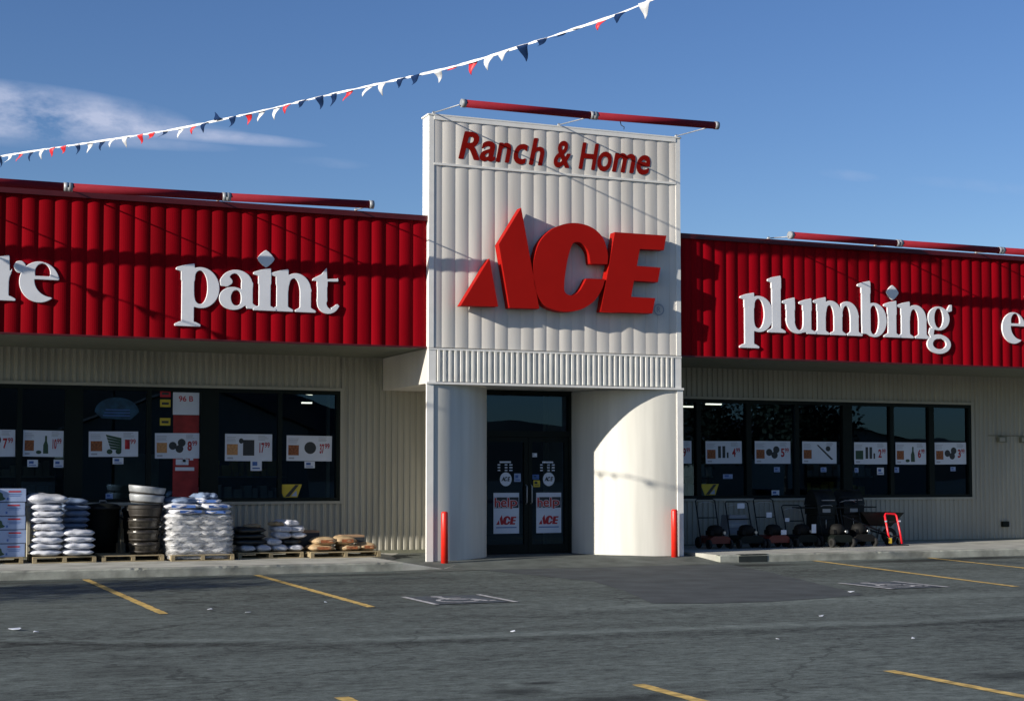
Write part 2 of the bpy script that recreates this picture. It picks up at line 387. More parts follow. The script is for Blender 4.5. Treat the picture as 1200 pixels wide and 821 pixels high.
for l in [(-5.69, -1.2, -5.61, -7.3), (-3.16, -1.15, -3.25, -7.32), (6.93, -1.0, 5.83, -7.54), (9.42, -1.0, 8.30, -7.5), (-1.29, -14.4, -1.30, -20), (-3.44, -14.36, -3.38, -20), (-5.59, -14.16, -5.6, -20), (.85, -14.4, .85, -20), (-8.3, -1.2, -8.3, -7.3)]:
    stripe(*l, .105)
def access_mark(cx, cy, seed, w=1.0, h=1.24):
    z = .008; s = MB(); s.sheet([(cx - w / 2 + .06, cy - h / 2 + .05), (cx + w / 2 - .06, cy - h / 2 + .05), (cx + w / 2 - .06, cy + h / 2), (cx - w / 2 + .06, cy + h / 2)], z)
    root = s.build('accessible_bay_marking', 'blue_paint'); tag(root, kind='structure')
    s = MB()
    def bar(x0, y0, x1, y1, t):
        d = Vector((x1 - x0, y1 - y0)).normalized(); p = Vector((-d.y, d.x)) * t / 2
        s.sheet([(cx + x0 + p.x, cy + y0 + p.y), (cx + x1 + p.x, cy + y1 + p.y), (cx + x1 - p.x, cy + y1 - p.y), (cx + x0 - p.x, cy + y0 - p.y)], z + .004)
    bar(-w / 2, -h / 2, -w / 2, h / 2, .07); bar(w / 2, -h / 2, w / 2, h / 2, .07)
    # wheelchair figure: head, back, seat, leg and wheel arc
    bar(-.12, .36, -.10, .02, .08); bar(-.10, .02, .16, .0, .08); bar(.16, .0, .26, -.34, .08); bar(.26, -.34, .36, -.30, .07); bar(-.1, .2, .1, .18, .06)
    for k in range(9):
        a0 = R(120 + k * 24); a1 = R(120 + (k + 1) * 24); r = .24
        bar(-.06 + r * math.cos(a0), -.14 + r * math.sin(a0), -.06 + r * math.cos(a1), -.14 + r * math.sin(a1), .055)
    s.sheet([(cx - .12 + .075 * math.cos(R(40 * k)), cy + .46 + .075 * math.sin(R(40 * k))) for k in range(9)], z + .004)
    s.build('wheelchair_symbol', 'white_paint', root)
access_mark(-1.97, -6.73, 1); access_mark(4.42, -6.7, 2, .9)
# hills behind the camera, mirrored in the windows
def ridge(y, x0, x1, h, seed, step=30):
    b = MB(); rr = random.Random(seed); n = int((x1 - x0) / step)
    ph = [rr.uniform(0, 6) for _ in range(4)]
    top = []
    for i in range(n + 1):
        x = x0 + (x1 - x0) * i / n; t = x / 160
        z = h * (.62 + .25 * math.sin(t * 1.3 + ph[0]) + .13 * math.sin(t * 3.1 + ph[1]) + .05 * math.sin(t * 8 + ph[2]))
        top.append((x, max(z, 6)))
    rows = []
    for j, (fy, fz) in enumerate([(0, 0), (-60, .45), (-120, .85), (-170, 1.0), (-300, .5), (-420, 0)]):
        rows.append([b.bm.verts.new((x, y + fy, z * fz + (rr.uniform(-1, 1) * 2 if 0 < fz < 1 else 0) - (.5 if fz == 0 else 0))) for x, z in top])
    for a, c in zip(rows, rows[1:]):
        for k in range(len(a) - 1): b.bm.faces.new([a[k], a[k + 1], c[k + 1], c[k]])
    tag(b.build('hills', 'hill'), kind='structure')
ridge(-420, -500, 1100, 50, 4)

# ------------------------------------------------------------------ the store building
store = empty('store_building', 'long red and white hardware store with a tall white entrance tower', 'store')
P = lambda name, mb, m, parent=store, **k: mb.build(name, m, parent, **k)
TW = 4.81; TH = 7.62; FB = 3.655; FT = 5.90; WY = 2.5; ZB = .06
XL, XR = -15.0, 21.0
# corrugated ground-floor wall with window openings
WL = (-8.6, -.78); WR = (5.45, 13.29); WZ = (1.03, 3.07)
def wallstrip(x0, x1, z0, z1): b.sweep_z(corr(x0, x1, .118, .022, WY), z0, z1)
b = MB()
wallstrip(XL, WL[0], ZB, 3.75); wallstrip(WL[0], WL[1], ZB, WZ[0]); wallstrip(WL[0], WL[1], WZ[1], 3.75); wallstrip(WL[1], 1.6, ZB, 3.75)
P('wall', b, 'beige_wall', recalc=False)
b = MB()
wallstrip(3.2, WR[0], ZB, 3.75); wallstrip(WR[0], WR[1], ZB, WZ[0]); wallstrip(WR[0], WR[1], WZ[1], 3.75); wallstrip(WR[1], XR, ZB, 3.75)
P('wall', b, 'beige_wall', recalc=False)
# dark base flashing
b = MB(); b.box(XL, 1.5, WY - .026, WY + .03, .10, .165); b.box(3.3, XR, WY - .026, WY + .03, .10, .165); P('base_flashing', b, 'soffit')
# rest of the shell
b = MB(); b.box(XL, XR, 12.0, 12.2, 0, 5.6); b.box(XL, XL + .1, 2.6, 12, 0, 5.6); b.box(XR - .1, XR, 2.6, 12, 0, 5.6); P('rear_wall', b, 'beige_wall')
b = MB(); b.box(XL, XR, .48, 12.3, 5.6, 5.72); P('roof', b, 'soffit')
b = MB(); b.box(XL + .1, XR - .1, 2.62, 12, 3.32, 3.4); b.box(XL + .1, XR - .1, 2.62, 12, .05, .12); b.box(XL + .1, XR - .1, 9.5, 9.6, .12, 3.32); P('store_interior', b, 'interior')

def window(x0, x1, mull, name='window'):
    b = MB(); y0, y1 = WY - .035, WY + .09; z0, z1 = WZ
    b.box(x0 + .03, x1 - .03, y0, y1, z1 - .10, z1 - .03); b.box(x0 + .03, x1 - .03, y0, y1, z0 + .03, z0 + .09)
    b.box(x0 + .03, x0 + .10, y0 + .002, y1 - .002, z0 + .09, z1 - .10); b.box(x1 - .10, x1 - .03, y0 + .002, y1 - .002, z0 + .09, z1 - .10)
    edges = [x0 + .10]
    for (a, c) in mull:
        b.box(a, c, y0 + .003, y1 - .003, z0 + .09, z1 - .10); edges += [a, c]
    edges.append(x1 - .10)
    fr = P(name, b, 'dark_frame')
    b = MB(); t = .035
    b.box(x0 - t, x1 + t, WY - .045, WY + .02, z1 - .03, z1 + .02); b.box(x0 - t, x1 + t, WY - .055, WY + .02, z0 - .02, z0 + .03)
    b.box(x0 - t, x0 + .03, WY - .042, WY + .02, z0 + .03, z1 - .03); b.box(x1 - .03, x1 + t, WY - .042, WY + .02, z0 + .03, z1 - .03)
    b.build('window_trim', 'beige_wall', fr)
    for i in range(0, len(edges), 2):
        b = MB(); b.poly([(edges[i], WY + .03, z0 + .09), (edges[i + 1], WY + .03, z0 + .09), (edges[i + 1], WY + .03, z1 - .10), (edges[i], WY + .03, z1 - .10)])
        b.build('glass_pane', 'glass', fr)
    return fr
window(*WL, [(-7.45, -7.37), (-6.38, -6.30), (-5.61, -5.315), (-4.25, -4.17), (-3.322, -3.01), (-1.945, -1.875)])
window(*WR, [(6.515, 6.62), (7.66, 7.78), (8.815, 8.91), (9.975, 10.205), (11.155, 11.25), (12.15, 12.28)])

# red fascias: scalloped metal panels, caps, soffits
def fascia(x0, x1):
    b = MB(); b.sweep_z(scallop(x0, x1, .2425, .021, .10, seg=8, wob=.5), FB + .02, FT - .09); P('fascia_panel', b, 'red_panel', recalc=False)
    b = MB(); b.box(x0, x1, .04, .50, FT - .09, FT); b.box(x0, x1, .062, .12, FB, FB + .03); P('fascia_cap', b, 'red_trim')
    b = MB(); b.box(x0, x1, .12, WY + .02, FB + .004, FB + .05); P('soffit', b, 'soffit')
    b = MB(); b.box(x0, x1, .44, .48, FB + .05, FT - .09); P('fascia_back', b, 'soffit')
fascia(XL, 0); fascia(TW, XR)

# white tower: ribbed panels, corner trims, mid seam, top flashing
b = MB(); b.sweep_z(scallop(.09, TW - .09, .2417, .0095, -.004, seg=8, wob=.6), 6.80, TH - .075); P('tower_panel', b, 'white_panel', recalc=False)
b = MB(); b.sweep_z(scallop(.09, TW - .09, .2417, .0095, 0.004, seg=8, wob=.6), FB + .02, 6.765); P('tower_panel', b, 'white_panel', recalc=False)
b = MB(); b.box(.012, TW - .012, .03, .30, FB, TH - .02)
P('tower_core', b, 'white_panel')
b = MB()
b.box(0, .09, -.018, .025, FB + .01, TH - .01); b.box(TW - .09, TW, -.018, .025, FB + .01, TH - .01)
b.box(0, .011, .027, .31, FB + .01, TH - .01); b.box(TW - .011, TW, .027, .31, FB + .01, TH - .01)
b.box(-.02, TW + .02, -.03, .33, TH - .012, TH + .012); b.box(.09, TW - .09, -.026, .02, TH - .085, TH - .012)
b.box(.09, TW - .09, -.022, .02, 6.764, 6.80)
P('tower_trim', b, 'white_trim')

# fluted lintel over the entrance with its side beams
LZ0, LZ1 = 3.065, 3.655
b = MB(); b.sweep_z(corr(.13, TW - .13, .1035, .042, .012, prof=((0, 0), (.42, 0), (.52, 1), (.9, 1), (1, 0))), LZ0 + .03, LZ1 - .02); P('lintel_panel', b, 'flute', recalc=False)
b = MB()
b.box(0, .13, -.02, .03, LZ0 + .02, LZ1 - .03); b.box(TW - .13, TW, -.02, .03, LZ0 + .02, LZ1 - .03)
b.box(-.04, TW + .04, -.045, .05, LZ0 - .015, LZ0 + .02); b.box(-.005, TW + .005, -.028, .03, LZ1 - .03, LZ1)
P('lintel_trim', b, 'white_trim')
b = MB(); b.box(.0, .03, .031, WY, LZ0, LZ1 - .002); b.box(TW - .03, TW, .031, WY, LZ0, LZ1 - .002); b.box(.03, TW - .03, .05, WY, LZ0 + .002, LZ0 + .03); P('lintel_beam', b, 'white_panel')

# two quarter-round entrance columns
def column(side):
    b = MB(); prof = []; Rr = 1.42; n = 48
    for i in range(n + 1):
        a = math.pi / 2 * i / n
        rr = Rr + .006 * abs(math.sin(a * 8)) 
        x = .09 + rr * math.sin(a); y = Rr - rr * math.cos(a)
        prof.append((x, y))
    if side > 0: prof = [(TW - x, y) for x, y in prof][::-1]
    b.sweep_z(prof, .085, LZ0 - .016, smooth=True)
    c = P('column', b, 'column_white', recalc=False)
    b = MB()
    if side < 0: b.box(-.03, .088, -.022, .03, .04, LZ0 - .016)
    else: b.box(TW - .088, TW + .03, -.022, .03, .04, LZ0 - .016)
    b.build('corner_trim', 'white_trim', c)
    b = MB(); pr = [(x if side < 0 else x, y - .0) for x, y in prof]
    cx = .09 if side < 0 else TW - .09
    pr = [((x - cx) * .985 + cx, Rr + (y - Rr) * .985) for x, y in prof]
    b.sweep_z(pr, .0, .084); b.build('base_channel', 'dark_frame', c, recalc=False)
column(-1); column(1)

# glazed entrance: transom and two doors
DY = 1.42; DX0, DX1 = 1.49, 3.32; DM = 2.44
b = MB()
b.box(DX0, DX0 + .07, DY, DY + .12, .09, 3.06); b.box(DX1 - .07, DX1, DY, DY + .12, .09, 3.06)
b.box(DX0 + .07, DX1 - .07, DY + .002, DY + .118, 2.98, 3.058); b.box(DX0 + .07, DX1 - .07, DY + .002, DY + .118, 2.22, 2.33)
fr = P('door_frame', b, 'dark_frame')
b = MB(); b.poly([(DX0 + .07, DY + .06, 2.33), (DX1 - .07, DY + .06, 2.33), (DX1 - .07, DY + .06, 2.98), (DX0 + .07, DY + .06, 2.98)]); b.build('glass_pane', 'glass', fr)
for (a, c, hx) in ((DX0 + .075, DM - .004, DM - .05), (DM + .004, DX1 - .075, DM + .05)):
    b = MB(); z0, z1 = .11, 2.215
    b.box(a, a + .075, DY + .02, DY + .09, z0, z1); b.box(c - .075, c, DY + .02, DY + .09, z0, z1)
    b.box(a + .075, c - .075, DY + .022, DY + .088, z0, z0 + .16); b.box(a + .075, c - .075, DY + .022, DY + .088, z1 - .09, z1)
    d = P('door', b, 'dark_frame')
    b = MB()
    for (p0, p1) in ((z0 + .16, z1 - .09),): b.poly([(a + .075, DY + .055, p0), (c - .075, DY + .055, p0), (c - .075, DY + .055, p1), (a + .075, DY + .055, p1)])
    b.build('glass_pane', 'glass', d)
    b = MB(); b.tube([(hx, DY + .02, 1.0), (hx, DY - .04, 1.03), (hx, DY - .04, 1.32), (hx, DY + .02, 1.35)], .012); b.build('handle', 'galv', d)
# vestibule side walls behind the curved columns
for vx in (DX0 - .05, DX1): b = MB(); b.box(vx, vx + .05, DY + .01, 2.7, .09, LZ0); P('vestibule_wall', b, 'white_panel')

# ------------------------------------------------------------------ lettering
def text_obj(name, body, m, parent, x0, x1, z0, z1, y, depth=.004, shear=0.0, off=0.0, keep=False):
    cu = bpy.data.curves.new('t', 'FONT'); cu.body = body; cu.size = 1; cu.shear = shear; cu.offset = off; cu.resolution_u = 5
    o = bpy.data.objects.new('t', cu); sc.collection.objects.link(o)
    dg = bpy.context.evaluated_depsgraph_get(); me = bpy.data.meshes.new_from_object(o.evaluated_get(dg))
    bpy.data.objects.remove(o); bpy.data.curves.remove(cu)
    bm = bmesh.new(); bm.from_mesh(me); bpy.data.meshes.remove(me)
    xs = [v.co.x for v in bm.verts]; ys = [v.co.y for v in bm.verts]
    ax, bx, ay, by = min(xs), max(xs), min(ys), max(ys)
    sx = (x1 - x0) / (bx - ax); sz = (z1 - z0) / (by - ay)
    if depth > 0:
        g = bmesh.ops.extrude_face_region(bm, geom=bm.faces[:]); vv = [e for e in g['geom'] if isinstance(e, bmesh.types.BMVert)]
        for v in vv: v.co.z = 1
    for v in bm.verts:
        X, Y, Z = v.co; v.co = Vector((x0 + (X - ax) * sx, y - (depth if Z > .5 else 0), z0 + (Y - ay) * sz))
    mb = MB(); mb.bm.free(); mb.bm = bm
    return mb.build(name, m, parent)

# --- glyphs of the heavy serif lettering, drawn as distance fields and contoured (x-height = 100 units)
def ell(cx, cy, a, b_, rot=0):
    c, s_ = math.cos(R(rot)), math.sin(R(rot))
    def f(X, Y):
        x = (X - cx) * c + (Y - cy) * s_; y = -(X - cx) * s_ + (Y - cy) * c
        k = np.sqrt((x / a) ** 2 + (y / b_) ** 2) + 1e-9; g = np.sqrt((x / a ** 2) ** 2 + (y / b_ ** 2) ** 2) + 1e-9
        return k * (1 - k) / g
    return f
def pol(*pts, r=0):
    pts = [np.array(p, float) for p in pts]
    def f(X, Y):
        d = np.full(X.shape, 1e9); inside = np.zeros(X.shape, bool); n = len(pts)
        for i in range(n):
            a, c = pts[i], pts[(i + 1) % n]; e = c - a; wx = X - a[0]; wy = Y - a[1]
            t = np.clip((wx * e[0] + wy * e[1]) / (e @ e), 0, 1)
            d = np.minimum(d, (wx - e[0] * t) ** 2 + (wy - e[1] * t) ** 2)
            cond = ((a[1] > Y) != (c[1] > Y)); 
            with np.errstate(divide='ignore', invalid='ignore'):
                xi = (c[0] - a[0]) * (Y - a[1]) / (c[1] - a[1] if c[1] != a[1] else 1e-9) + a[0]
            inside ^= cond & (X < xi)
        d = np.sqrt(d); return np.where(inside, d, -d) + r
    return f
def rect(x0, x1, y0, y1, r=0): return pol((x0, y0), (x1, y0), (x1, y1), (x0, y1), r=r)
def U(*fs):
    def f(X, Y):
        k = 5.0; out = fs[0](X, Y)
        for g in fs[1:]:
            q = g(X, Y); h = np.clip(.5 + .5 * (out - q) / k, 0, 1); out = q * (1 - h) + out * h + k * h * (1 - h)
        return out
    return f
def D(a, *bs):
    def f(X, Y):
        out = a(X, Y)
        for g in bs: out = np.minimum(out, -g(X, Y))
        return out
    return f
def I(a, c): return lambda X, Y: np.minimum(a(X, Y), c(X, Y))
def foot(x0, x1, y=0): return pol((x0, y), (x1, y), (x1, y + 5), (x1 - 12, y + 11), (x0 + 12, y + 11), (x0, y + 5), r=1.5)
def flag(x0, x1, top=110, base=70): return pol((x0 - 15, top - 16), (x0 - 13, top - 10), (x0 + 8, top - 3), (x1, top + 2), (x1, base), (x0, base), (x0, top - 20), r=1)
def stem(x0, x1, y0, y1): return rect(x0, x1, y0, y1)
def arch(x0, x1, w=33, h=103, thin=12):       # from the stem's right edge x0 to the right stem's outer edge x1
    c = (x0 + x1 - 6) / 2
    o = I(ell(x1 - 42, h - 46, 42, 46), rect(x0 - 6, x1 + 1, 55, 120)); o2 = rect(x1 - w, x1, 3, 62)
    i = ell(x1 - w - (x1 - w - x0) / 2 + 0, h - 46 - 8, (x1 - w - x0) / 2, 38)
    return D(U(o, o2), I(i, rect(x0, x1 - w + .5, 30, 120)), rect(x0, x1 - w, -5, h - 52))
def g_n(): return U(stem(15, 49, 3, 90), flag(15, 49), foot(2, 62), arch(48, 112), foot(67, 124)), 118
def g_m(): return U(stem(15, 48, 3, 90), flag(15, 48), foot(2, 60), arch(47, 108), foot(62, 120), arch(107, 168), foot(124, 181)), 178
def g_i(): return U(stem(18, 52, 3, 100), flag(18, 52), foot(4, 66)), 62
def g_l(): return U(stem(18, 51, 3, 160), flag(18, 51, 166, 130), foot(4, 66)), 62
def g_p(): return U(stem(18, 52, -42, 95), flag(18, 52, 112), foot(2, 68, -48), D(I(ell(68, 52, 49, 54), rect(46, 140, -10, 120)), ell(66, 53, 18, 42))), 112
def g_b():
    return U(I(stem(18, 51, 6, 160), rect(0, 200, 0, 200)), flag(18, 51, 166, 130), D(I(ell(64, 50, 46, 53), rect(19, 140, -10, 120)), I(ell(62, 50, 17, 42), rect(50, 140, 0, 120)))), 106
def g_u():
    return U(stem(18, 50, 35, 92), flag(18, 50, 104), D(I(ell(60, 38, 42, 40), rect(18, 110, -5, 45)), ell(66, 45, 17, 34)), stem(78, 110, 3, 92), flag(78, 110, 104), foot(92, 126)), 118
def g_a():
    head = D(I(ell(48, 68, 43, 36), rect(4, 92, 58, 110)), I(ell(44, 66, 17, 26), rect(0, 100, 40, 100)))
    term = ell(22, 72, 17, 13)
    bowl = D(ell(40, 28, 38, 31), ell(48, 30, 13, 19))
    return U(head, term, bowl, stem(60, 92, 12, 72), pol((75, 3), (104, 3), (106, 9), (92, 16), (70, 20), r=1)), 100
def g_t():
    return U(pol((2, 84), (8, 92), (34, 104), (52, 124), (54, 92), (84, 94), (88, 100), (90, 84), (54, 83), (54, 70), (20, 70), (20, 83), r=0),
             stem(20, 54, 30, 90), D(I(ell(56, 27, 36, 30), rect(19, 95, -6, 40)), I(ell(66, 36, 16, 24), rect(52, 100, 11, 70)), pol((66, 60), (66, 30), (100, 18), (100, 60))), pol((72, 6), (90, 20), (86, 24), (66, 14), r=2)), 88
def g_e():
    o = ell(50, 49, 49, 52); cnt = I(ell(57, 72, 17, 22), rect(30, 100, 65, 120))
    opn = U(I(ell(82, 54, 43, 41), rect(30, 140, 10, 54)), pol((80, 54), (130, 54), (130, 30), (98, 22)))
    return D(o, cnt, I(opn, rect(0, 140, -10, 54))), 96
def g_c():
    o = ell(50, 49, 49, 52)
    return U(D(o, ell(66, 52, 26, 41), pol((70, 78), (140, 90), (140, 28), (70, 20))), ell(80, 78, 14, 14)), 92
def g_r(): return U(stem(15, 49, 3, 90), flag(15, 49), foot(2, 64), ell(74, 84, 15, 16), pol((45, 66), (66, 98), (80, 98), (74, 76), (60, 84), (48, 50))), 82
def g_h(): return U(stem(15, 49, 3, 160), flag(15, 49, 166, 130), foot(2, 62), arch(48, 112), foot(67, 124)), 118
def g_d(): return U(stem(62, 95, 3, 160), flag(62, 95, 166, 130), foot(80, 108), D(I(ell(48, 50, 46, 53), rect(0, 96, -10, 120)), I(ell(50, 50, 16, 42), rect(0, 62, 0, 120)))), 104
def g_w(): return U(pol((8, 96), (44, 96), (66, 36), (52, 0)), pol((52, 0), (66, 0), (92, 96), (78, 96)), pol((66, 96), (100, 96), (122, 36), (108, 0)), pol((106, 0), (120, 0), (146, 96), (134, 96)), foot(0, 52, 89), foot(122, 156, 89)), 150
def g_g():
    up = D(ell(50, 64, 44, 38), ell(50, 65, 16, 29)); ear = pol((78, 86), (92, 108), (104, 110), (104, 88), (92, 84))
    lo = D(ell(50, -15, 48, 31), ell(52, -14, 25, 15)); nk = pol((14, 36), (34, 34), (30, 12), (62, 14), (50, 2), (16, 6), (8, 18))
    return U(up, ear, nk, lo), 100
def contour(f, x0=-30, x1=200, y0=-60, y1=180, st=2.0):
    xs = np.arange(x0, x1 + st, st) + .013; ys = np.arange(y0, y1 + st, st) + .017
    X, Y = np.meshgrid(xs, ys); F = f(X, Y)
    segs = {}
    def ip(ax, ay, fa, bx, by, fb): t = fa / (fa - fb); return (ax + (bx - ax) * t, ay + (by - ay) * t)
    for j in range(len(ys) - 1):
        for i in range(len(xs) - 1):
            v = [F[j, i], F[j, i + 1], F[j + 1, i + 1], F[j + 1, i]]; c = sum(1 << k for k in range(4) if v[k] > 0)
            if c in (0, 15): continue
            E = [('h', j, i), ('v', j, i + 1), ('h', j + 1, i), ('v', j, i)]
            tb = {1: [(3, 0)], 2: [(0, 1)], 3: [(3, 1)], 4: [(1, 2)], 5: [(3, 2), (1, 0)], 6: [(0, 2)], 7: [(3, 2)], 8: [(2, 3)], 9: [(2, 0)], 10: [(0, 3), (2, 1)], 11: [(2, 1)], 12: [(1, 3)], 13: [(1, 0)], 14: [(0, 3)]}[c]
            for a, d in tb: segs[E[a]] = E[d]
    def pt(e):
        k, j, i = e
        if k == 'h': return ip(xs[i], ys[j], F[j, i], xs[i + 1], ys[j], F[j, i + 1])
        return ip(xs[i], ys[j], F[j, i], xs[i], ys[j + 1], F[j + 1, i])
    loops = []
    while segs:
        s0 = next(iter(segs)); cur = s0; lp = []
        while cur in segs:
            nx = segs.pop(cur); lp.append(pt(cur)); cur = nx
        if len(lp) > 6: loops.append(lp)
    return loops
def loops_to_mesh(loops, extr, bev, m, name, parent, fn):
    cu = bpy.data.curves.new('g', 'CURVE'); cu.dimensions = '2D'; cu.fill_mode = 'BOTH'; cu.extrude = extr; cu.bevel_depth = bev; cu.bevel_resolution = 2
    for lp in loops:
        sp = cu.splines.new('POLY'); sp.points.add(len(lp) - 1)
        for q, (x, y) in zip(sp.points, lp): q.co = (x, y, 0, 1)
        sp.use_cyclic_u = True
    o = bpy.data.objects.new('g', cu); sc.collection.objects.link(o)
    dg = bpy.context.evaluated_depsgraph_get(); me = bpy.data.meshes.new_from_object(o.evaluated_get(dg))
    bpy.data.objects.remove(o); bpy.data.curves.remove(cu)
    for v in me.vertices: v.co = fn(v.co)
    me.name = name; me.materials.clear(); me.materials.append(M[m])
    ob = bpy.data.objects.new(name, me); sc.collection.objects.link(ob); ob.parent = parent
    return ob
def char_field(ch):
    cu = bpy.data.curves.new('t', 'FONT'); cu.body = ch; cu.size = 100; cu.resolution_u = 4
    o = bpy.data.objects.new('t', cu); sc.collection.objects.link(o)
    dg = bpy.context.evaluated_depsgraph_get(); me = bpy.data.meshes.new_from_object(o.evaluated_get(dg)); bpy.data.objects.remove(o); bpy.data.curves.remove(cu)
    bm = bmesh.new(); bm.from_mesh(me); bmesh.ops.remove_doubles(bm, verts=bm.verts, dist=.01)
    S = [(tuple(e.verts[0].co[:2]), tuple(e.verts[1].co[:2])) for e in bm.edges if len(e.link_faces) == 1]; bm.free(); bpy.data.meshes.remove(me)
    def f(X, Y):
        d = np.full(X.shape, 1e9); ins = np.zeros(X.shape, bool)
        for (a, c) in S:
            ex, ey = c[0] - a[0], c[1] - a[1]; wx = X - a[0]; wy = Y - a[1]; t = np.clip((wx * ex + wy * ey) / (ex * ex + ey * ey + 1e-12), 0, 1)
            d = np.minimum(d, (wx - ex * t) ** 2 + (wy - ey * t) ** 2)
            if a[1] != c[1]: ins ^= ((a[1] > Y) != (c[1] > Y)) & (X < ex * (Y - a[1]) / ey + a[0])
        d = np.sqrt(d); return np.where(ins, d, -d)
    return f
bold_cache = {}
def bold_char(ch, m, name, parent, x0, x1, z0, z1, y, half, r_, shear):
    k = (ch, r_)
    if k not in bold_cache:
        f = char_field(ch); bold_cache[k] = contour(lambda X, Y: f(X, Y) + r_, -15, 115, -30, 95, 1.3)
    lps = [[(px + shear * py, py) for px, py in lp] for lp in bold_cache[k]]
    A_ = [p for lp in lps for p in lp]; ax = min(p[0] for p in A_); bx = max(p[0] for p in A_); ay = min(p[1] for p in A_); by = max(p[1] for p in A_)
    sx_ = (x1 - x0) / (bx - ax); sz_ = (z1 - z0) / (by - ay)
    L_ = [[(x0 + (px - ax) * sx_, z0 + (py - ay) * sz_) for px, py in lp] for lp in lps]
    return loops_to_mesh(L_, half, 0, m, name, parent, lambda co: Vector((co.x, y - co.z, co.y)))
GL = {'n': g_n, 'm': g_m, 'i': g_i, 'l': g_l, 'p': g_p, 'b': g_b, 'u': g_u, 'a': g_a, 't': g_t, 'e': g_e, 'c': g_c, 'r': g_r, 'h': g_h, 'd': g_d, 'w': g_w, 'g': g_g}
cache = {}
def word(letters, x0, z0, unit, label, y=.073):
    """letters: list of (glyph, offset in units, width scale)"""
    root = empty('wall_sign', label, 'sign', (x0, y, z0))
    for li, (c, off, ws) in enumerate(letters):
        dy = .0025 * (li % 3)
        if c not in cache: gf = GL[c]()[0]; cache[c] = contour(lambda X, Y: gf(X, Y) - 2.2)
        fn = lambda co, off=off, ws=ws, dy=dy: Vector(((co.x * ws + off) * unit, -co.z * unit - dy, co.y * unit))
        loops_to_mesh(cache[c], 1.6, 1.2, 'letter_white', 'letter', root, fn)
        if c == 'i':
            cxd = off + 38 * ws; lp = []
            for k in range(40):
                a = 2 * math.pi * k / 40; ca, sa = math.cos(a), math.sin(a); r = 21.5 / ((abs(ca) ** 1.25 + abs(sa) ** 1.25) ** (1 / 1.25))
                lp.append((r * ca, 136 + r * sa))
            fn2 = lambda co: Vector(((co.x + cxd) * unit, -co.z * unit, co.y * unit))
            loops_to_mesh([lp], 1.6, 1.2, 'letter_white', 'letter_dot', root, fn2)
    return root
UN = .0062
word([('p', 0, 1.0), ('a', 112, 1.0), ('i', 200, .98), ('n', 250, .98), ('t', 357, .86)], -4.235, 4.175, UN, 'raised white serif sign reading paint on the red fascia left of the tower')
word([('p', 0, 1.0), ('l', 92, 1.0), ('u', 142, .96), ('m', 252, .97), ('b', 406, 1.0), ('i', 500, .98), ('n', 553, .98), ('g', 660, .95)], 6.06, 4.165, .00635, 'raised white serif sign reading plumbing on the red fascia right of the tower')
xe = -6.62
word([('h', -640, .98), ('a', -522, 1), ('r', -420, 1), ('d', -334, 1), ('w', -232, 1), ('a', -80, 1), ('r', 16, 1), ('e', 0 + 86, 1.0)], xe - 86 * UN + .03, 4.165, UN, 'raised white serif sign cut off by the left edge of the photo, ending in re')
word([('e', 0, .98), ('l', 92, 1), ('e', 150, 1), ('c', 244, 1), ('t', 332, .9), ('r', 410, 1), ('i', 486, 1), ('c', 544, 1), ('a', 634, 1), ('l', 728, 1)], 12.08, 4.15, .0062, 'raised white serif sign cut off by the right edge of the photo, starting with e')

# big red logo letters
logo = empty('logo_sign', 'huge tilted red block letters ACE standing off the white tower', 'sign', (0, 0, 0))
def raised(pts, y0, y1, m, name, parent, smooth_idx=None):
    b = MB(); b.prism_xz(pts, y0, y1); return b.build(name, m, parent)
def catmull(pts, closed_runs):
    return pts
YF, YB = -.235, -.05
b = MB(); b.prism_xz([(.494, 4.366), (1.012, 5.19), (1.172, 4.38)], YF, YB); b.prism_xz([(1.185, 5.445), (1.596, 6.097), (1.935, 4.375), (1.381, 4.366)], YF, YB); b.build('letter', 'letter_red', logo)
# C: outer arc, terminals and inner arc
def arc(ctrl, n=6):
    out = []; P_ = [ctrl[0]] + ctrl + [ctrl[-1]]
    for i in range(1, len(P_) - 2):
        p0, p1, p2, p3 = [np.array(q) for q in P_[i - 1:i + 3]]
        for k in range(n):
            t = k / n; out.append(tuple(.5 * ((2 * p1) + (-p0 + p2) * t + (2 * p0 - 5 * p1 + 4 * p2 - p3) * t * t + (-p0 + 3 * p1 - 3 * p2 + p3) * t ** 3)))
    out.append(tuple(ctrl[-1])); return out
outer = arc([(3.188, 4.945), (3.125, 4.76), (2.968, 4.545), (2.695, 4.385), (2.359, 4.345), (2.059, 4.423), (1.893, 4.629), (1.827, 4.931), (1.841, 5.236), (1.96, 5.549), (2.227, 5.79), (2.563, 5.895), (2.903, 5.853), (3.142, 5.681), (3.244, 5.40), (3.235, 5.21)])
inner = arc([(2.908, 5.202), (2.868, 5.41), (2.766, 5.535), (2.640, 5.568), (2.55, 5.50), (2.461, 5.209), (2.406, 4.837), (2.426, 4.672), (2.56, 4.635), (2.70, 4.72), (2.835, 4.94)])
def rim(lp):  # build a C from loops through a curve fill
    return lp
fnC = lambda co: Vector((co.x, (YF + YB) / 2 - co.z, co.y))
loops_to_mesh([outer + inner], (YB - YF) / 2, 0, 'letter_red', 'letter', logo, fnC)
E_ = [(3.385, 5.785), (4.406, 5.785), (4.353, 5.522), (3.874, 5.515), (3.815, 5.211), (4.283, 5.205), (4.23, 4.942), (3.756, 4.946), (3.697, 4.657), (4.177, 4.655), (4.117, 4.384), (3.107, 4.373)]
loops_to_mesh([E_], (YB - YF) / 2, 0, 'letter_red', 'letter', logo, fnC)
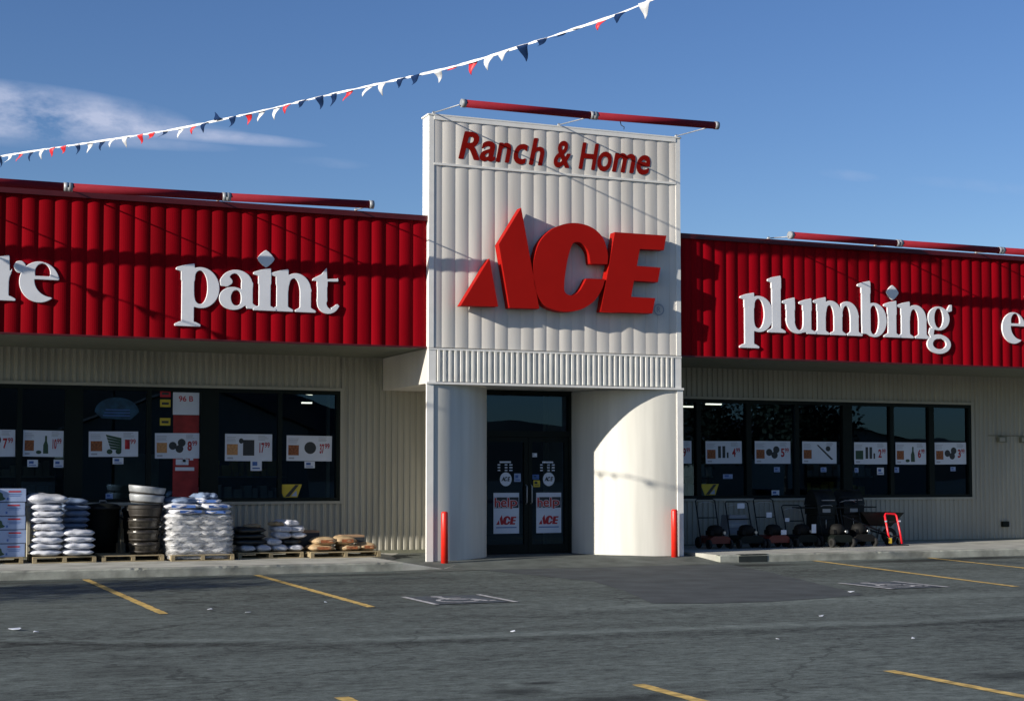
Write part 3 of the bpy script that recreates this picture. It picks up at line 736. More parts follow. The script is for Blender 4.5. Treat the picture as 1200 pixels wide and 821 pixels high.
# stand-off brackets
b = MB()
for (x, z) in [(.8, 4.6), (1.6, 5.3), (1.6, 4.6), (2.1, 4.8), (2.6, 5.75), (3.5, 4.55), (3.6, 5.6)]: b.tube([(x, YB - .01, z), (x, .01, z)], .015, 6)
b.build('bracket', 'galv', logo)
reg = MB()
for k in range(24):
    a0, a1 = R(15 * k), R(15 * (k + 1)); reg.poly([(4.36 + r_ * math.cos(a), -.0235, 4.48 + r_ * math.sin(a)) for r_, a in ((.085, a0), (.105, a0), (.105, a1), (.085, a1))])
reg.build('registered_mark', 'ink_grey', logo); text_obj('registered_letter', 'R', 'ink_grey', logo, 4.325, 4.395, 4.43, 4.53, -.0225, 0)
# red italic lettering along the top band
rh = empty('tower_lettering', 'dark red slanted lettering Ranch & Home along the top of the white tower', 'sign', (0, 0, 0))
for (c, x0, x1, z0, z1) in [('R', .528, .915, 6.90, 7.383), ('a', .918, 1.205, 6.892, 7.251), ('n', 1.214, 1.505, 6.90, 7.248), ('c', 1.545, 1.816, 6.892, 7.254), ('h', 1.830, 2.13, 6.90, 7.378), ('&', 2.304, 2.628, 6.89, 7.374), ('H', 2.783, 3.185, 6.90, 7.378), ('o', 3.150, 3.435, 6.89, 7.25), ('m', 3.436, 3.909, 6.90, 7.25), ('e', 3.925, 4.203, 6.89, 7.25)]:
    bold_char(c, 'text_red', 'letter', rh, x0, x1, z0, z1, -.0185, .001, 2.4, .24)

# ------------------------------------------------------------------ tube light rails on arms above the parapets
def rail(label, xs, y, zs, arms, base_y, tubes_m='tube_red', capz=None):
    root = empty('light_rail', label, 'light rail', (0, 0, 0), group='red tube lamp rails above the parapets')
    for i in range(len(xs) - 1):
        a = Vector((xs[i] + .035, y, zs[i])); c = Vector((xs[i + 1] - .035, y, zs[i + 1]))
        b = MB(); b.tube([a, c], .064, 14); t = b.build('tube_housing', tubes_m, root)
        b = MB(); d = (c - a).normalized()
        b.tube([a - d * .045, a + d * .03], .070, 14); b.tube([c - d * .03, c + d * .045], .070, 14); b.build('end_cap', 'galv', t)
    for (x, zb, zt) in arms:
        b = MB(); b.tube([(x, base_y, zb + .02), (x, y, zt - .03)], .011, 6); b.tube([(x, base_y + .05, zb), (x, base_y - .02, zb + .03)], .024, 8); b.build('arm', 'galv', root)
    return root
rail('red tube rail along the top of the left red fascia', [-10.73, -8.34, -5.95, -3.56, -1.17], -.60, [5.84, 5.84, 5.84, 5.86, 5.90], [(-8.2, 5.9, 5.84), (-5.82, 5.9, 5.84), (-3.55, 5.9, 5.86), (-1.25, 5.9, 5.90)], .08)
rail('red tube rail in front of the tower top, highest of the three', [.12, 2.48, 4.87], -1.26, [7.535, 7.545, 7.585], [(.08, 7.63, 7.535), (2.41, 7.63, 7.545), (4.74, 7.63, 7.585)], .0)
b = MB(); b.tube([(2.98, -1.26, 7.51), (3.0, -1.26, 7.43), (3.06, -1.26, 7.40), (3.05, -1.26, 7.36)], .008, 5); b.build('loose_wire', 'ink_dark', [o for o in sc.objects if o.name == 'light_rail.001'][0])
rail('red tube rail along the top of the right red fascia', [6.74, 9.14, 11.53, 13.92, 16.3], -.60, [5.88, 5.87, 5.87, 5.87, 5.87], [(6.72, 5.9, 5.88), (9.1, 5.9, 5.87), (11.5, 5.9, 5.87), (13.9, 5.9, 5.87)], .08)

# ------------------------------------------------------------------ bollards
for (x, y, lab) in [(.21, -.24, 'red steel bollard by the left entrance column'), (4.60, -.12, 'red steel bollard by the right entrance column')]:
    root = empty('bollard', lab, 'bollard', (x, y, 0), group='red bollards at the entrance')
    b = MB(); b.lathe([(.0001, .92), (.045, .915), (.058, .89), (.060, .0)][::-1], seg=20); b.build('post', 'bollard_red', root)
    b = MB(); b.lathe([(.13, -.01), (.125, .035), (.06, .05)], seg=20); b.build('base_collar', mat('worn_collar', (.45, .22, .18), .8), root)

# ------------------------------------------------------------------ posters and stickers on the glass
PY = WY + .018
def poster(x0, x1, z0, z1, label, pic, price, pm='ink_brown', seed=0):
    rr = random.Random(seed); root = empty('window_poster', label, 'poster', ((x0 + x1) / 2, PY, z0), group='sale posters in the store windows')
    w = x1 - x0; h = z1 - z0; X = lambda u: -w / 2 + u * w; Z = lambda v: v * h
    root.rotation_euler = (0, rr.uniform(-.014, .014), 0)
    b = MB(); b.box(X(0), X(1), -.001, .001, 0, h); b.build('sheet', 'paper', root)
    b = MB(); b.box(X(.04), X(.27), -.0025, -.0015, Z(.22), Z(.62)); b.build('picture', pm, root)
    b = MB()
    for k in range(4): b.box(X(.04), X(.27 - .06 * rr.random()), -.0025, -.0015, Z(.70 + k * .055), Z(.72 + k * .055))
    b.build('caption_lines', 'ink_grey', root); b = MB()
    for k in range(4): b.box(X(.70), X(.92 - .08 * rr.random()), -.0025, -.0015, Z(.78 + k * .05), Z(.80 + k * .05))
    b.build('caption_lines', 'ink_grey', root); b = MB()
    b.box(X(.05), X(.17), -.0025, -.0015, Z(.07), Z(.14)); b.build('footer_mark', 'ink_grey', root)
    b = MB()
    if pic == 'bottle': b.prism_xz([(X(.50), Z(.12)), (X(.63), Z(.12)), (X(.62), Z(.45)), (X(.59), Z(.6)), (X(.59), Z(.8)), (X(.54), Z(.8)), (X(.54), Z(.6)), (X(.50), Z(.45))], -.0025, -.0015); b.prism_xz([(X(.32 + .07 + .07 * math.cos(R(30 * k))), Z(.17 + .07 * math.sin(R(30 * k)))) for k in range(12)], -.0026, -.0016)
    elif pic == 'tools':
        for k in range(5): b.prism_xz([(X(.34 + .02 * k), Z(.88 - .12 * k)), (X(.66), Z(.74 - .1 * k)), (X(.66), Z(.64 - .1 * k)), (X(.36 + .02 * k), Z(.78 - .12 * k))], -.0025 - k * .0004, -.0015 - k * .0004)
        for q in (.42, .60): b.prism_xz([(X(q + .06 * math.cos(R(30 * k))), Z(.2 + .1 * math.sin(R(30 * k)))) for k in range(12)], -.0046, -.0036)
    elif pic == 'can': b.box(X(.38), X(.62), -.0025, -.0015, Z(.2), Z(.78)); b.prism_xz([(X(.34 + .05 * math.cos(R(30 * k))), Z(.74 + .1 * math.sin(R(30 * k)))) for k in range(12)], -.003, -.0027)
    elif pic == 'round': b.prism_xz([(X(.52 + .13 * math.cos(R(20 * k))), Z(.52 + .24 * math.sin(R(20 * k)))) for k in range(18)], -.0025, -.0015)
    elif pic == 'pole': b.prism_xz([(X(.42), Z(.84)), (X(.46), Z(.86)), (X(.90), Z(.2)), (X(.84), Z(.17))], -.0025, -.0015); b.prism_xz([(X(.75 + .07 * math.cos(R(30 * k))), Z(.68 + .12 * math.sin(R(30 * k)))) for k in range(12)], -.003, -.0027)
    elif pic == 'pair':
        for q, s in ((.40, .5), (.55, .38), (.60, .62)): b.prism_xz([(X(q + .09 * math.cos(R(30 * k))), Z(s + .16 * math.sin(R(30 * k)))) for k in range(12)], -.0025 - q * .001, -.0015)
    else:
        for q in (.34, .46): b.box(X(q), X(q + .08), -.0025, -.0015, Z(.25), Z(.78))
        b.box(X(.58), X(.63), -.0025, -.0015, Z(.25), Z(.5))
    b.build('product_picture', {'tools': 'ink_green', 'bottle': 'ink_green'}.get(pic, 'ink_dark'), root)
    if price:
        text_obj('price', price[0], 'ink_red', root, X(.73), X(.83), Z(.3), Z(.68), -.0015, .002, off=.03)
        text_obj('price', price[1], 'ink_red', root, X(.84), X(.95), Z(.50), Z(.70), -.0015, .002, off=.02)
    return root
poster(-7.12, -6.40, 1.827, 2.275, 'sale poster cut off by the left edge of the photo', 'pair', ('7', '99'), seed=1)
poster(-6.28, -5.63, 1.831, 2.270, 'sale poster with a dark sprayer bottle and price, above the white sacks', 'bottle', ('10', '99'), seed=2)
poster(-5.21, -4.385, 1.836, 2.267, 'sale poster with dark green tools, left of the stacked planters', 'tools', ('1', '99'), seed=3)
poster(-4.10, -3.335, 1.812, 2.25, 'sale poster with an orange picture half over the red banner', 'pair', ('8', '99'), 'ink_orange', seed=4)
poster(-2.888, -2.047, 1.772, 2.248, 'sale poster with a black can, right of the red banner', 'can', ('17', '99'), 'ink_orange', seed=5)
poster(-1.787, -.953, 1.776, 2.229, 'sale poster with a round item, in the last window left of the tower', 'round', ('37', '99'), seed=6)
poster(5.70, 6.426, 1.754, 2.204, 'sale poster partly hidden behind the right entrance column', 'round', ('9', '99'), seed=7)
poster(6.748, 7.579, 1.757, 2.207, 'sale poster with several cans, first full one right of the tower', 'cans', ('4', '99'), seed=8)
poster(7.882, 8.725, 1.761, 2.217, 'sale poster with a small round item, second full one right of the tower', 'pair', ('5', '99'), 'ink_brown', seed=9)
poster(9.009, 9.842, 1.765, 2.217, 'sale poster with a long diagonal tool, above the grills', 'pole', None, seed=10)
poster(10.279, 11.105, 1.756, 2.213, 'sale poster with blue items, right of the wide mullion', 'cans', ('2', '99'), 'ink_green', seed=11)
poster(11.319, 12.10, 1.754, 2.219, 'sale poster with a dark boot shape, second from the right end', 'bottle', ('6', '99'), seed=12)
poster(12.33, 13.153, 1.760, 2.227, 'sale poster with three dark round items, at the right end', 'pair', ('3', '99'), seed=13)
def sticker(x, z, w, h, label, m='paper', mark='ink_blue', y=PY):
    b = MB(); b.box(x - w / 2, x + w / 2, y - .002, y, z - h / 2, z + h / 2); r_ = b.build('window_sticker', m); tag(r_, label, 'sticker', 'small stickers on the glass')
    b = MB(); b.box(x - w * .34, x + w * .1, y - .0035, y - .0025, z - h * .05, z + h * .30); b.box(x - w * .34, x + w * .34, y - .0035, y - .0025, z - h * .34, z - h * .22); b.build('print', mark, r_)
sticker(-6.12, 1.72, .17, .12, 'small white sticker below the left end of the sprayer poster')
sticker(-5.70, 1.715, .16, .13, 'small white sticker below the right end of the sprayer poster')
sticker(-4.72, 1.765, .18, .11, 'small white sticker below the green tools poster')
sticker(-2.33, 1.70, .20, .20, 'small white sticker below the black can poster')
sticker(-1.36, 1.71, .19, .12, 'small white sticker below the poster with a round item')
sticker(-4.86, 1.16, .12, .10, 'small pale blue sticker low on the glass beside the stacked planters', 'box_blue')
sticker(8.40, 1.64, .14, .10, 'small pale sticker below the second full poster right of the tower', 'box_blue')
sticker(9.52, 1.64, .14, .10, 'small pale sticker below the diagonal tool poster', 'box_blue')
sticker(10.33, 1.63, .10, .10, 'small pale sticker at the wide mullion, below the poster with blue items', 'box_blue')
sticker(10.93, 1.61, .17, .15, 'square white sticker below the poster with blue items', 'paper')
sticker(11.34, 1.64, .12, .11, 'small pale sticker below the dark boot poster', 'box_blue')
sticker(12.80, 1.66, .13, .09, 'small pale sticker below the right end poster', 'box_blue')
sticker(7.25, 1.50, .22, .09, 'pale strip sticker above the yellow card right of the tower', 'box_blue')
sticker(8.36, 1.16, .18, .12, 'white sticker low on the glass behind the mowers', 'paper')
# yellow and black slanted cards low in the glass
for (x0, x1, z0, z1, lab) in [(-1.93, -1.50, 1.13, 1.36, 'yellow card with a black diagonal stripe below the black can poster'), (6.62, 7.04, 1.13, 1.35, 'yellow card low in the window right of the tower')]:
    b = MB(); b.prism_xz([(x0, z1), (x1, z1), (x1 - .08, z0), (x0 + .10, z0)], PY - .002, PY); r_ = b.build('price_card', 'ink_yellow'); tag(r_, lab, 'card')
    b = MB(); b.prism_xz([(x1 - .12, z1 - .01), (x1 - .05, z1 - .01), (x0 + .20, z0 + .01), (x0 + .12, z0 + .01)], PY - .0045, PY - .0025); b.build('stripe', 'ink_dark', r_)
    b = MB(); b.prism_xz([(x1 - .10, z0 + .12), (x1 - .20, z0 + .02), (x1 - .09, z0 + .02)], PY - .0045, PY - .0025); b.build('blue_corner', 'box_blue', r_)
# blue fan-shaped sign
b = MB(); b.prism_xz([(-4.75 + .37 * math.cos(R(k)), 2.60 + .25 * math.sin(R(k))) for k in range(0, 181, 12)] + [(-5.0, 2.49), (-4.52, 2.47)], PY - .002, PY); f_ = b.build('fan_sign', 'ink_teal'); tag(f_, 'dark blue fan-shaped sign high in the window above the tools poster', 'sign')
b = MB()
for k in range(3): b.box(-4.98 + k * .02, -4.53, PY - .004, PY - .003, 2.53 + k * .05, 2.545 + k * .05)
b.build('stripes', 'ink_blue', f_)
# tall red banner with its white header
ban = empty('banner', 'tall red banner with white header hanging behind the left window', 'banner', (0, 0, 0))
b = MB(); b.box(-3.79, -3.345, WY + .026, WY + .029, 1.09, 2.565); b.build('red_cloth', mat('banner_red', (.30, .025, .025), .8, var=.35, scale=5), ban)
b = MB(); b.box(-3.80, -3.345, WY + .0225, WY + .0255, 2.57, 2.96); b.build('header', 'paper', ban)
text_obj('header_text', '96 B', 'ink_red', ban, -3.70, -3.45, 2.80, 2.90, WY + .022, 0, off=.02)
b = MB()
b.box(-3.75, -3.67, WY + .0225, WY + .0245, 1.98, 2.10); b.box(-3.62, -3.57, WY + .0225, WY + .0245, 1.75, 2.15); b.box(-3.50, -3.44, WY + .0225, WY + .0245, 1.78, 2.02); b.box(-3.74, -3.52, WY + .0225, WY + .0245, 1.70, 1.80); b.box(-3.75, -3.42, WY + .0225, WY + .0245, 1.60, 1.66)
b.build('white_print', 'paper', ban)
for (z, lab, m_) in [(2.93, 'red card above the yellow ones beside the banner header', 'ink_red'), (2.76, 'upper yellow card beside the banner header', 'ink_yellow'), (2.44, 'lower yellow card beside the red banner', 'ink_yellow')]:
    b = MB(); b.box(-4.02, -3.84, WY + .024, WY + .027, z - .06, z + .07); c_ = b.build('hanging_card', m_); tag(c_, lab, 'card', 'cards hung beside the banner')
    b = MB(); b.box(-3.99, -3.87, WY + .021, WY + .0225, z - .02, z + .02); b.build('print', 'ink_dark', c_)
# pale panel standing in for a sunlit reflection, and a slim post inside
b = MB(); b.box(-4.62, -3.85, 3.6, 3.66, .12, 1.9); b.box(-4.62, -4.58, 3.66, 4.0, .12, 1.9); tag(b.build('display_board', 'interior_pale'), 'pale display board inside the window behind the stacked planters', 'board')
b = MB(); b.box(-.99, -.93, 2.72, 2.78, 1.0, 3.05); b.box(-1.05, -.86, 2.71, 2.79, 3.05, 3.09); tag(b.build('window_post', 'interior_pale'), 'slim pale post inside the window end next to the tower', 'post')
def shelf(x, y, lab, seed):
    rr = random.Random(seed); root = empty('display_shelf', lab, 'shelf', (x, y, .12), group='shelves inside the store')
    b = MB()
    for q in (-.9, .9): b.box(q - .02, q + .02, -.25, .25, 0, 1.7)
    b.box(-.88, .88, .23, .25, 0, 1.7); b.build('upright', 'dark_frame', root)
    for k in range(4):
        b = MB(); b.box(-.88, .88, -.25, .22, .1 + k * .42, .13 + k * .42); sh = b.build('shelf_board', 'stone_grey', root)
        b = MB(); xx = -.84
        while xx < .75:
            w = rr.uniform(.08, .2); b.box(xx, xx + w, -.2, .15, .131 + k * .42, .131 + k * .42 + rr.uniform(.12, .3)); xx += w + rr.uniform(.01, .06)
        b.build('stock', rr.choice(['ink_orange', 'ink_teal', 'interior_pale', 'ink_yellow', 'paper']), sh)
for i, (x, y) in enumerate([(-6.4, 5.0), (-2.0, 5.4), (7.2, 4.8), (11.6, 5.2)]):
    shelf(x, y, ['stocked shelf inside behind the window at the left edge', 'stocked shelf inside behind the window nearest the tower on its left', 'stocked shelf inside behind the window right of the tower', 'stocked shelf inside behind the windows at the right end'][i], 20 + i)
for i, (x, y, lx, lab) in enumerate([(-4.42, 4.6, .09, 'leftmost of three small ceiling lights seen through the left window'), (-4.16, 4.25, .09, 'middle one of three small ceiling lights seen through the left window'), (-3.86, 4.1, .10, 'rightmost of three small ceiling lights seen through the left window'), (-.62, 5.4, .16, 'long fluorescent ceiling light seen through the window nearest the tower'), (.3, 9.0, .12, 'far fluorescent ceiling light deep in the store'), (9.02, 7.4, .30, 'ceiling light seen just right of the tower'), (9.0, 6.1, .2, 'second ceiling light seen right of the tower')]):
    root = empty('ceiling_light', lab, 'lamp', (x, y, 3.12), (1.0 if i == 3 else 0), group='ceiling lights inside the store')
    b = MB(); b.box(-lx, lx, -.08, .08, .03, .06); b.tube([(0, 0, .06), (0, 0, .2)], .01, 6); b.build('housing', 'paper', root)
    b = MB(); b.box(-lx * .96, lx * .96, -.035, .035, .0, .028); b.build('tube', 'lamp', root)

# door notices
DYF = DY + .05
def door_notice(x, w, lab):
    root = empty('door_poster', lab, 'poster', (x, DYF, .47), group='matching posters on the doors')
    b = MB(); b.box(-w / 2, w / 2, -.002, 0, 0, .735); b.build('sheet', 'paper', root)
    b = MB(); b.box(-w / 2 + .01, w / 2 - .01, -.0035, -.0025, .46, .655); b.build('dark_band', 'ink_dark', root)
    for hi, (hc, h0, h1, hz0, hz1) in enumerate([('h', -.23, -.12, .475, .645), ('e', -.11, .005, .475, .60), ('l', .02, .055, .475, .645), ('p', .075, .215, .445, .60)]):
        bold_char(hc, 'paper', 'letter_outline', root, h0 - .008, h1 + .008, hz0 - .008, hz1 + .008, -.0045, .0004, 5.0, 0); bold_char(hc, 'band_red', 'letter', root, h0, h1, hz0, hz1, -.006, .0006, 2.0, 0)
    # small red logo letters
    b = MB(); S = .40 / 3.95; o = lambda p: (-.20 + (p[0] - .49) * S, .16 + (p[1] - 4.36) * S)
    b.prism_xz([o(p) for p in [(.494, 4.366), (1.012, 5.19), (1.172, 4.38)]], -.0045, -.0025); b.prism_xz([o(p) for p in [(1.185, 5.445), (1.596, 6.097), (1.935, 4.375), (1.381, 4.366)]], -.0045, -.0025)
    b.build('logo_letter', 'ink_red', root)
    for lp in (outer + inner, E_):
        fn = lambda co: Vector((co.x, -.0035 - co.z, co.y)); loops_to_mesh([[o(p) for p in lp]], .001, 0, 'ink_red', 'logo_letter', root, fn)
    b = MB(); b.box(-.2, .2, -.004, -.0025, .10, .118); b.build('small_print', 'ink_blue', root)
    return root
door_notice(2.02, .50, 'help poster with red logo on the left door'); door_notice(2.86, .50, 'help poster with red logo on the right door')
for (x, lab) in ((2.00, 'opening hours lettering on the left door'), (2.84, 'opening hours lettering on the right door')):
    b = MB(); b.box(x - .11, x + .11, DYF - .002, DYF, 1.745, 1.775)
    for k in range(3):
        b.box(x - .15, x - .10, DYF - .002, DYF, 1.70 - k * .05, 1.722 - k * .05); b.box(x - .01, x + .04, DYF - .002, DYF, 1.70 - k * .05, 1.722 - k * .05); b.box(x + .08, x + .14, DYF - .002, DYF, 1.70 - k * .05, 1.722 - k * .05)
    tag(b.build('hours_lettering', 'paper'), lab, 'lettering', 'opening hours on the doors')
for (x, lab) in ((2.01, 'round white logo sticker on the left door'), (2.86, 'round white logo sticker on the right door')):
    root = empty('round_sticker', lab, 'sticker', (x, DYF, 1.45), group='round logo stickers on the doors')
    b = MB(); b.prism_xz([(.115 * math.cos(R(15 * k)), .125 * math.sin(R(15 * k))) for k in range(24)], -.002, 0); b.build('disc', 'paper', root)
    for (ch_, q0, q1) in (('A', -.085, -.025), ('C', -.03, .03), ('E', .03, .085)): bold_char(ch_, 'ink_dark', 'logo_letter', root, q0, q1, -.035, .045, -.0035, .0006, 5.0, .3)
sticker(2.24, 1.48, .13, .15, 'small blue and white notice beside the round sticker on the left door', 'box_blue', 'ink_blue', DYF)
sticker(2.60, 1.49, .13, .09, 'small blue notice above the yellow one on the right door', 'ink_blue', 'ink_teal', DYF)
sticker(2.62, 1.37, .13, .12, 'small yellow notice on the right door', 'ink_yellow', 'ink_dark', DYF)
sticker(2.56, 1.89, .13, .07, 'small white notice above the other stickers where the doors meet', 'paper', 'ink_grey', DYF)

# outlet boxes on the far right wall
for (x, lab) in ((14.05, 'grey outdoor outlet box, left one of the pair high on the right wall'), (14.66, 'grey outdoor outlet box, right one of the pair high on the right wall')):
    b = MB(); b.box(x - .11, x + .11, WY - .10, WY - .023, 2.24, 2.36, .008); r_ = b.build('outlet_box', 'soffit'); tag(r_, lab, 'outlet box', 'outlet boxes on the right wall')
    b = MB(); b.box(x - .09, x + .05, WY - .108, WY - .1005, 2.26, 2.34); b.build('cover', 'beige_wall', r_)
b = MB(); b.tube([(13.7, WY - .035, 2.385), (16.5, WY - .035, 2.385)], .008, 6); tag(b.build('conduit', 'soffit'), 'thin horizontal conduit above the two outlet boxes', 'conduit')
b = MB(); b.box(14.02, 14.20, WY - .09, WY - .023, .41, .53, .01); r_ = b.build('hose_box', 'dark_frame'); tag(r_, 'small dark box low on the right wall', 'wall box')
b = MB(); b.tube([(14.2, WY - .05, .47), (14.24, WY - .05, .47)], .025, 8); b.build('spout', 'galv', r_)

# ------------------------------------------------------------------ goods on the sidewalk
SZ = .135
def sack_mesh(mb, cx, cy, cz, lx, ly, lz, seed, rz=0, n=12, pinch=.22, wr=.010):
    rr = random.Random(seed); ph = [rr.uniform(0, 6.28) for _ in range(8)]
    ca, sa = math.cos(rz), math.sin(rz); V = {}
    def put(u, v, side):
        prof = max(0, (1 - abs(u) ** 3.2)) ** .5 * max(0, (1 - abs(v) ** 3.2)) ** .5
        x = u * lx / 2 * (1 - .06 * (v * v)); y = v * ly / 2 * (1 - pinch * .3 * u ** 4)
        z = side * lz / 2 * prof * (1 + .12 * math.sin(3 * u + ph[0]) + .1 * math.sin(4 * v + ph[1]))
        z += wr * (math.sin(9 * u + ph[2] + 2 * v) * math.sin(7 * v + ph[3])) * .6
        z += .02 * lz * math.sin(2 * u + ph[4])
        x += wr * math.sin(6 * v + ph[5]); y += wr * math.sin(5 * u + ph[6])
        return (cx + x * ca - y * sa, cy + x * sa + y * ca, cz + lz / 2 + z)
    for side in (1, -1):
        g = [[mb.bm.verts.new(put(-1 + 2 * i / n, -1 + 2 * j / n, side)) for j in range(n + 1)] for i in range(n + 1)]
        for i in range(n):
            for j in range(n):
                q = [g[i][j], g[i + 1][j], g[i + 1][j + 1], g[i][j + 1]]
                mb.bm.faces.new(q if side > 0 else q[::-1]).smooth = True
    bmesh.ops.remove_doubles(mb.bm, verts=mb.bm.verts, dist=.0008)
def sack(x, y, z, lx, ly, lz, seed, m, label, group, rz=0, printed=None, pm='ink_blue', name='sack', wr=.010, pinch=.22):
    b = MB(); sack_mesh(b, 0, 0, 0, lx, ly, lz * 1.12, seed, 0, wr=wr, pinch=pinch); o = b.build(name, m, loc=(x, y, z)); o.rotation_euler = (0, 0, rz)
    tag(o, label, 'sack', group)
    if printed:      # printed patch that hugs the front edge
        b = MB(); w0, w1 = printed; nn = 8; A = []
        for i in range(nn + 1):
            xx = lx * (w0 + (w1 - w0) * i / nn)
            A.append((b.bm.verts.new((xx, -ly / 2 * .985 - .012, lz * .36)), b.bm.verts.new((xx, -ly / 2 * .93 - .012, lz * .80))))
        for p, q in zip(A, A[1:]): b.bm.faces.new([p[0], q[0], q[1], p[1]])
        b.build('print', pm, o)
    return o
def pallet(x0, x1, y0, y1, label):
    root = empty('pallet', label, 'pallet', ((x0 + x1) / 2, (y0 + y1) / 2, SZ), group='wooden pallets along the shop front')
    w = x1 - x0; d = y1 - y0
    for k in range(3):
        xc = -w / 2 + .03 + (w - .06) * k / 2; b = MB(); b.box(xc - .03, xc + .03, -d / 2 + .004, d / 2 - .004, .016, .084); b.build('bearer', 'wood', root)
    for k in range(7):
        yc = -d / 2 + .045 + (d - .09) * k / 6; b = MB(); b.box(-w / 2, w / 2, yc - .04, yc + .04, .085, .102, .003); b.build('deck_board', 'wood', root)
    for k in range(3):
        yc = -d / 2 + .045 + (d - .09) * k / 2; b = MB(); b.box(-w / 2, w / 2, yc - .04, yc + .04, .0, .015); b.build('bottom_board', 'wood', root)
PT = SZ + .104
pallet(-7.45, -6.38, .95, 1.95, 'wooden pallet under the printed boxes at the left edge')
pallet(-6.24, -5.27, .90, 1.90, 'wooden pallet under the two stacks of white sacks')
pallet(-5.18, -4.20, .90, 1.85, 'wooden pallet under the stacked planters')
pallet(-4.12, -3.10, .70, 1.75, 'wooden pallet under the tall grey sack pile')
pallet(-2.98, -1.87, .95, 1.95, 'low wooden pallet under black and white sacks')
pallet(-1.80, -.58, .75, 1.75, 'wooden pallet with brown sacks nearest the tower')
ORD = ['bottom', 'second', 'third', 'fourth', 'fifth', 'sixth', 'seventh', 'eighth', 'ninth']
def nth(i, n): return 'topmost' if i == n - 1 else ('lowest' if i == 0 else ORD[i] + ' from the bottom')
rnd = random.Random(11)
# printed boxes
for i in range(5):
    for (x0, x1, nm) in ((-6.80, -6.345, 'right'), (-7.28, -6.82, 'left')):
        sh = rnd.uniform(-.02, .01); z0 = PT + i * .216
        root = empty('printed_box', f'pale blue printed box, {nth(i, 5)} of the {nm} column at the left edge', 'box', (x0 + sh, 1.0, z0), group='pale printed boxes on the left pallet')
        w = x1 - x0; b = MB(); b.box(0, w, 0, .6, 0, .205, .006); b.build('carton', 'box_blue', root)
        b = MB(); b.box(w * .42, w * .82, -.0035, -.001, .15, .172); b.build('red_heading', 'ink_red', root)
        b = MB(); b.box(w * .40, w * .84, -.0035, -.001, .115, .122); b.box(w * .45, w * .80, -.0035, -.001, .09, .097); b.box(w * .36, w * .42, -.0035, -.001, .03, .065); b.build('small_print', 'ink_blue', root)
        if i % 2 == 0:
            b = MB(); b.prism_xz([(.01, .04), (.05, .015), (.12, .03), (.15, .05), (.11, .08), (.10, .13), (.05, .16), (.01, .15)], -.004, -.001); b.build('leaf_logo', 'ink_green', root)
ic = empty('ice_chest', 'white outdoor ice chest standing left of the printed boxes, just out of view', 'ice chest', (-8.62, 1.12, SZ))  # unseen block added left of the boxes to shade them from the low sun
b = MB(); b.box(-.82, .82, -.42, .42, .06, 1.52, .02); b.build('body', 'white_trim', ic)
for q in (-.41, .41):
    b = MB(); b.box(q - .36, q + .36, -.46, -.425, .2, 1.35, .01); d_ = b.build('door', 'white_trim', ic); b = MB(); b.tube([(q * .2, -.46, .7), (q * .2, -.5, .72), (q * .2, -.5, .98), (q * .2, -.46, 1.0)], .012, 6); b.build('handle', 'galv', d_)
# white sack stacks A and B
zz = PT
for i in range(8):
    h = .098 if i != 4 else .115
    sack(-6.0 + rnd.uniform(-.025, .02), 1.25, zz, .50, .72, h, 100 + i, 'sack_white', f'white sack, {nth(i, 9)} in the taller stack beside the printed boxes', 'white sacks on the second pallet', rnd.uniform(-.04, .04)); zz += h + .002
sack(-6.02, 1.25, zz, .66, .74, .15, 120, 'sack_white', 'white sack, topmost and widest in the taller stack beside the printed boxes', 'white sacks on the second pallet', .03)
zz = PT
for i in range(4):
    sack(-5.53 + rnd.uniform(-.02, .02), 1.2, zz, .50, .70, .10, 130 + i, 'sack_white', f'white sack, {nth(i, 4)} in the short front stack beside the dark bin', 'white sacks on the second pallet', rnd.uniform(-.04, .04)); zz += .102
zz = SZ + .10
for i in range(9):
    sack(-5.50 + rnd.uniform(-.02, .02), 1.98, zz, .46, .55, .098, 140 + i, 'sack_blue', f'blue grey sack, {nth(i, 9)} in the stack behind the white sacks', 'blue sacks behind the white ones', rnd.uniform(-.04, .04)); zz += .10
# dark bins
def bin_(x, y, r, h, label):
    root = empty('trash_can', label, 'trash can', (x, y, SZ), group='black trash cans by the window')
    b = MB(); b.lathe([(r * .80, 0), (r * .84, h * .3), (r * .93, h * .32), (r * .95, h * .6), (r, h * .62), (r * 1.02, h - .03), (r * 1.08, h - .02), (r * 1.08, h)], seg=24); b.build('body', 'black_plastic', root)
    b = MB(); b.lathe([(r * 1.10, h - .03), (r * 1.12, h + .01), (r * .9, h + .06), (.0001, h + .09)], seg=24); l = b.build('lid', 'black_plastic', root)
    b = MB(); b.tube([(-.06, 0, h + .08), (-.05, 0, h + .12), (.05, 0, h + .12), (.06, 0, h + .08)], .01, 6); b.build('lid_handle', 'stone_grey', l)
    for s in (-1, 1):
        b = MB(); b.box(s * r * 1.0 - .03, s * r * 1.0 + .03, -.07, .07, h * .80, h * .84, .004); b.build('handle', 'black_plastic', root)
bin_(-5.02, 2.1, .27, .84, 'black trash can with lid between white sacks and planters')
bin_(-4.42, 2.12, .26, .80, 'black trash can behind the stacked planters')
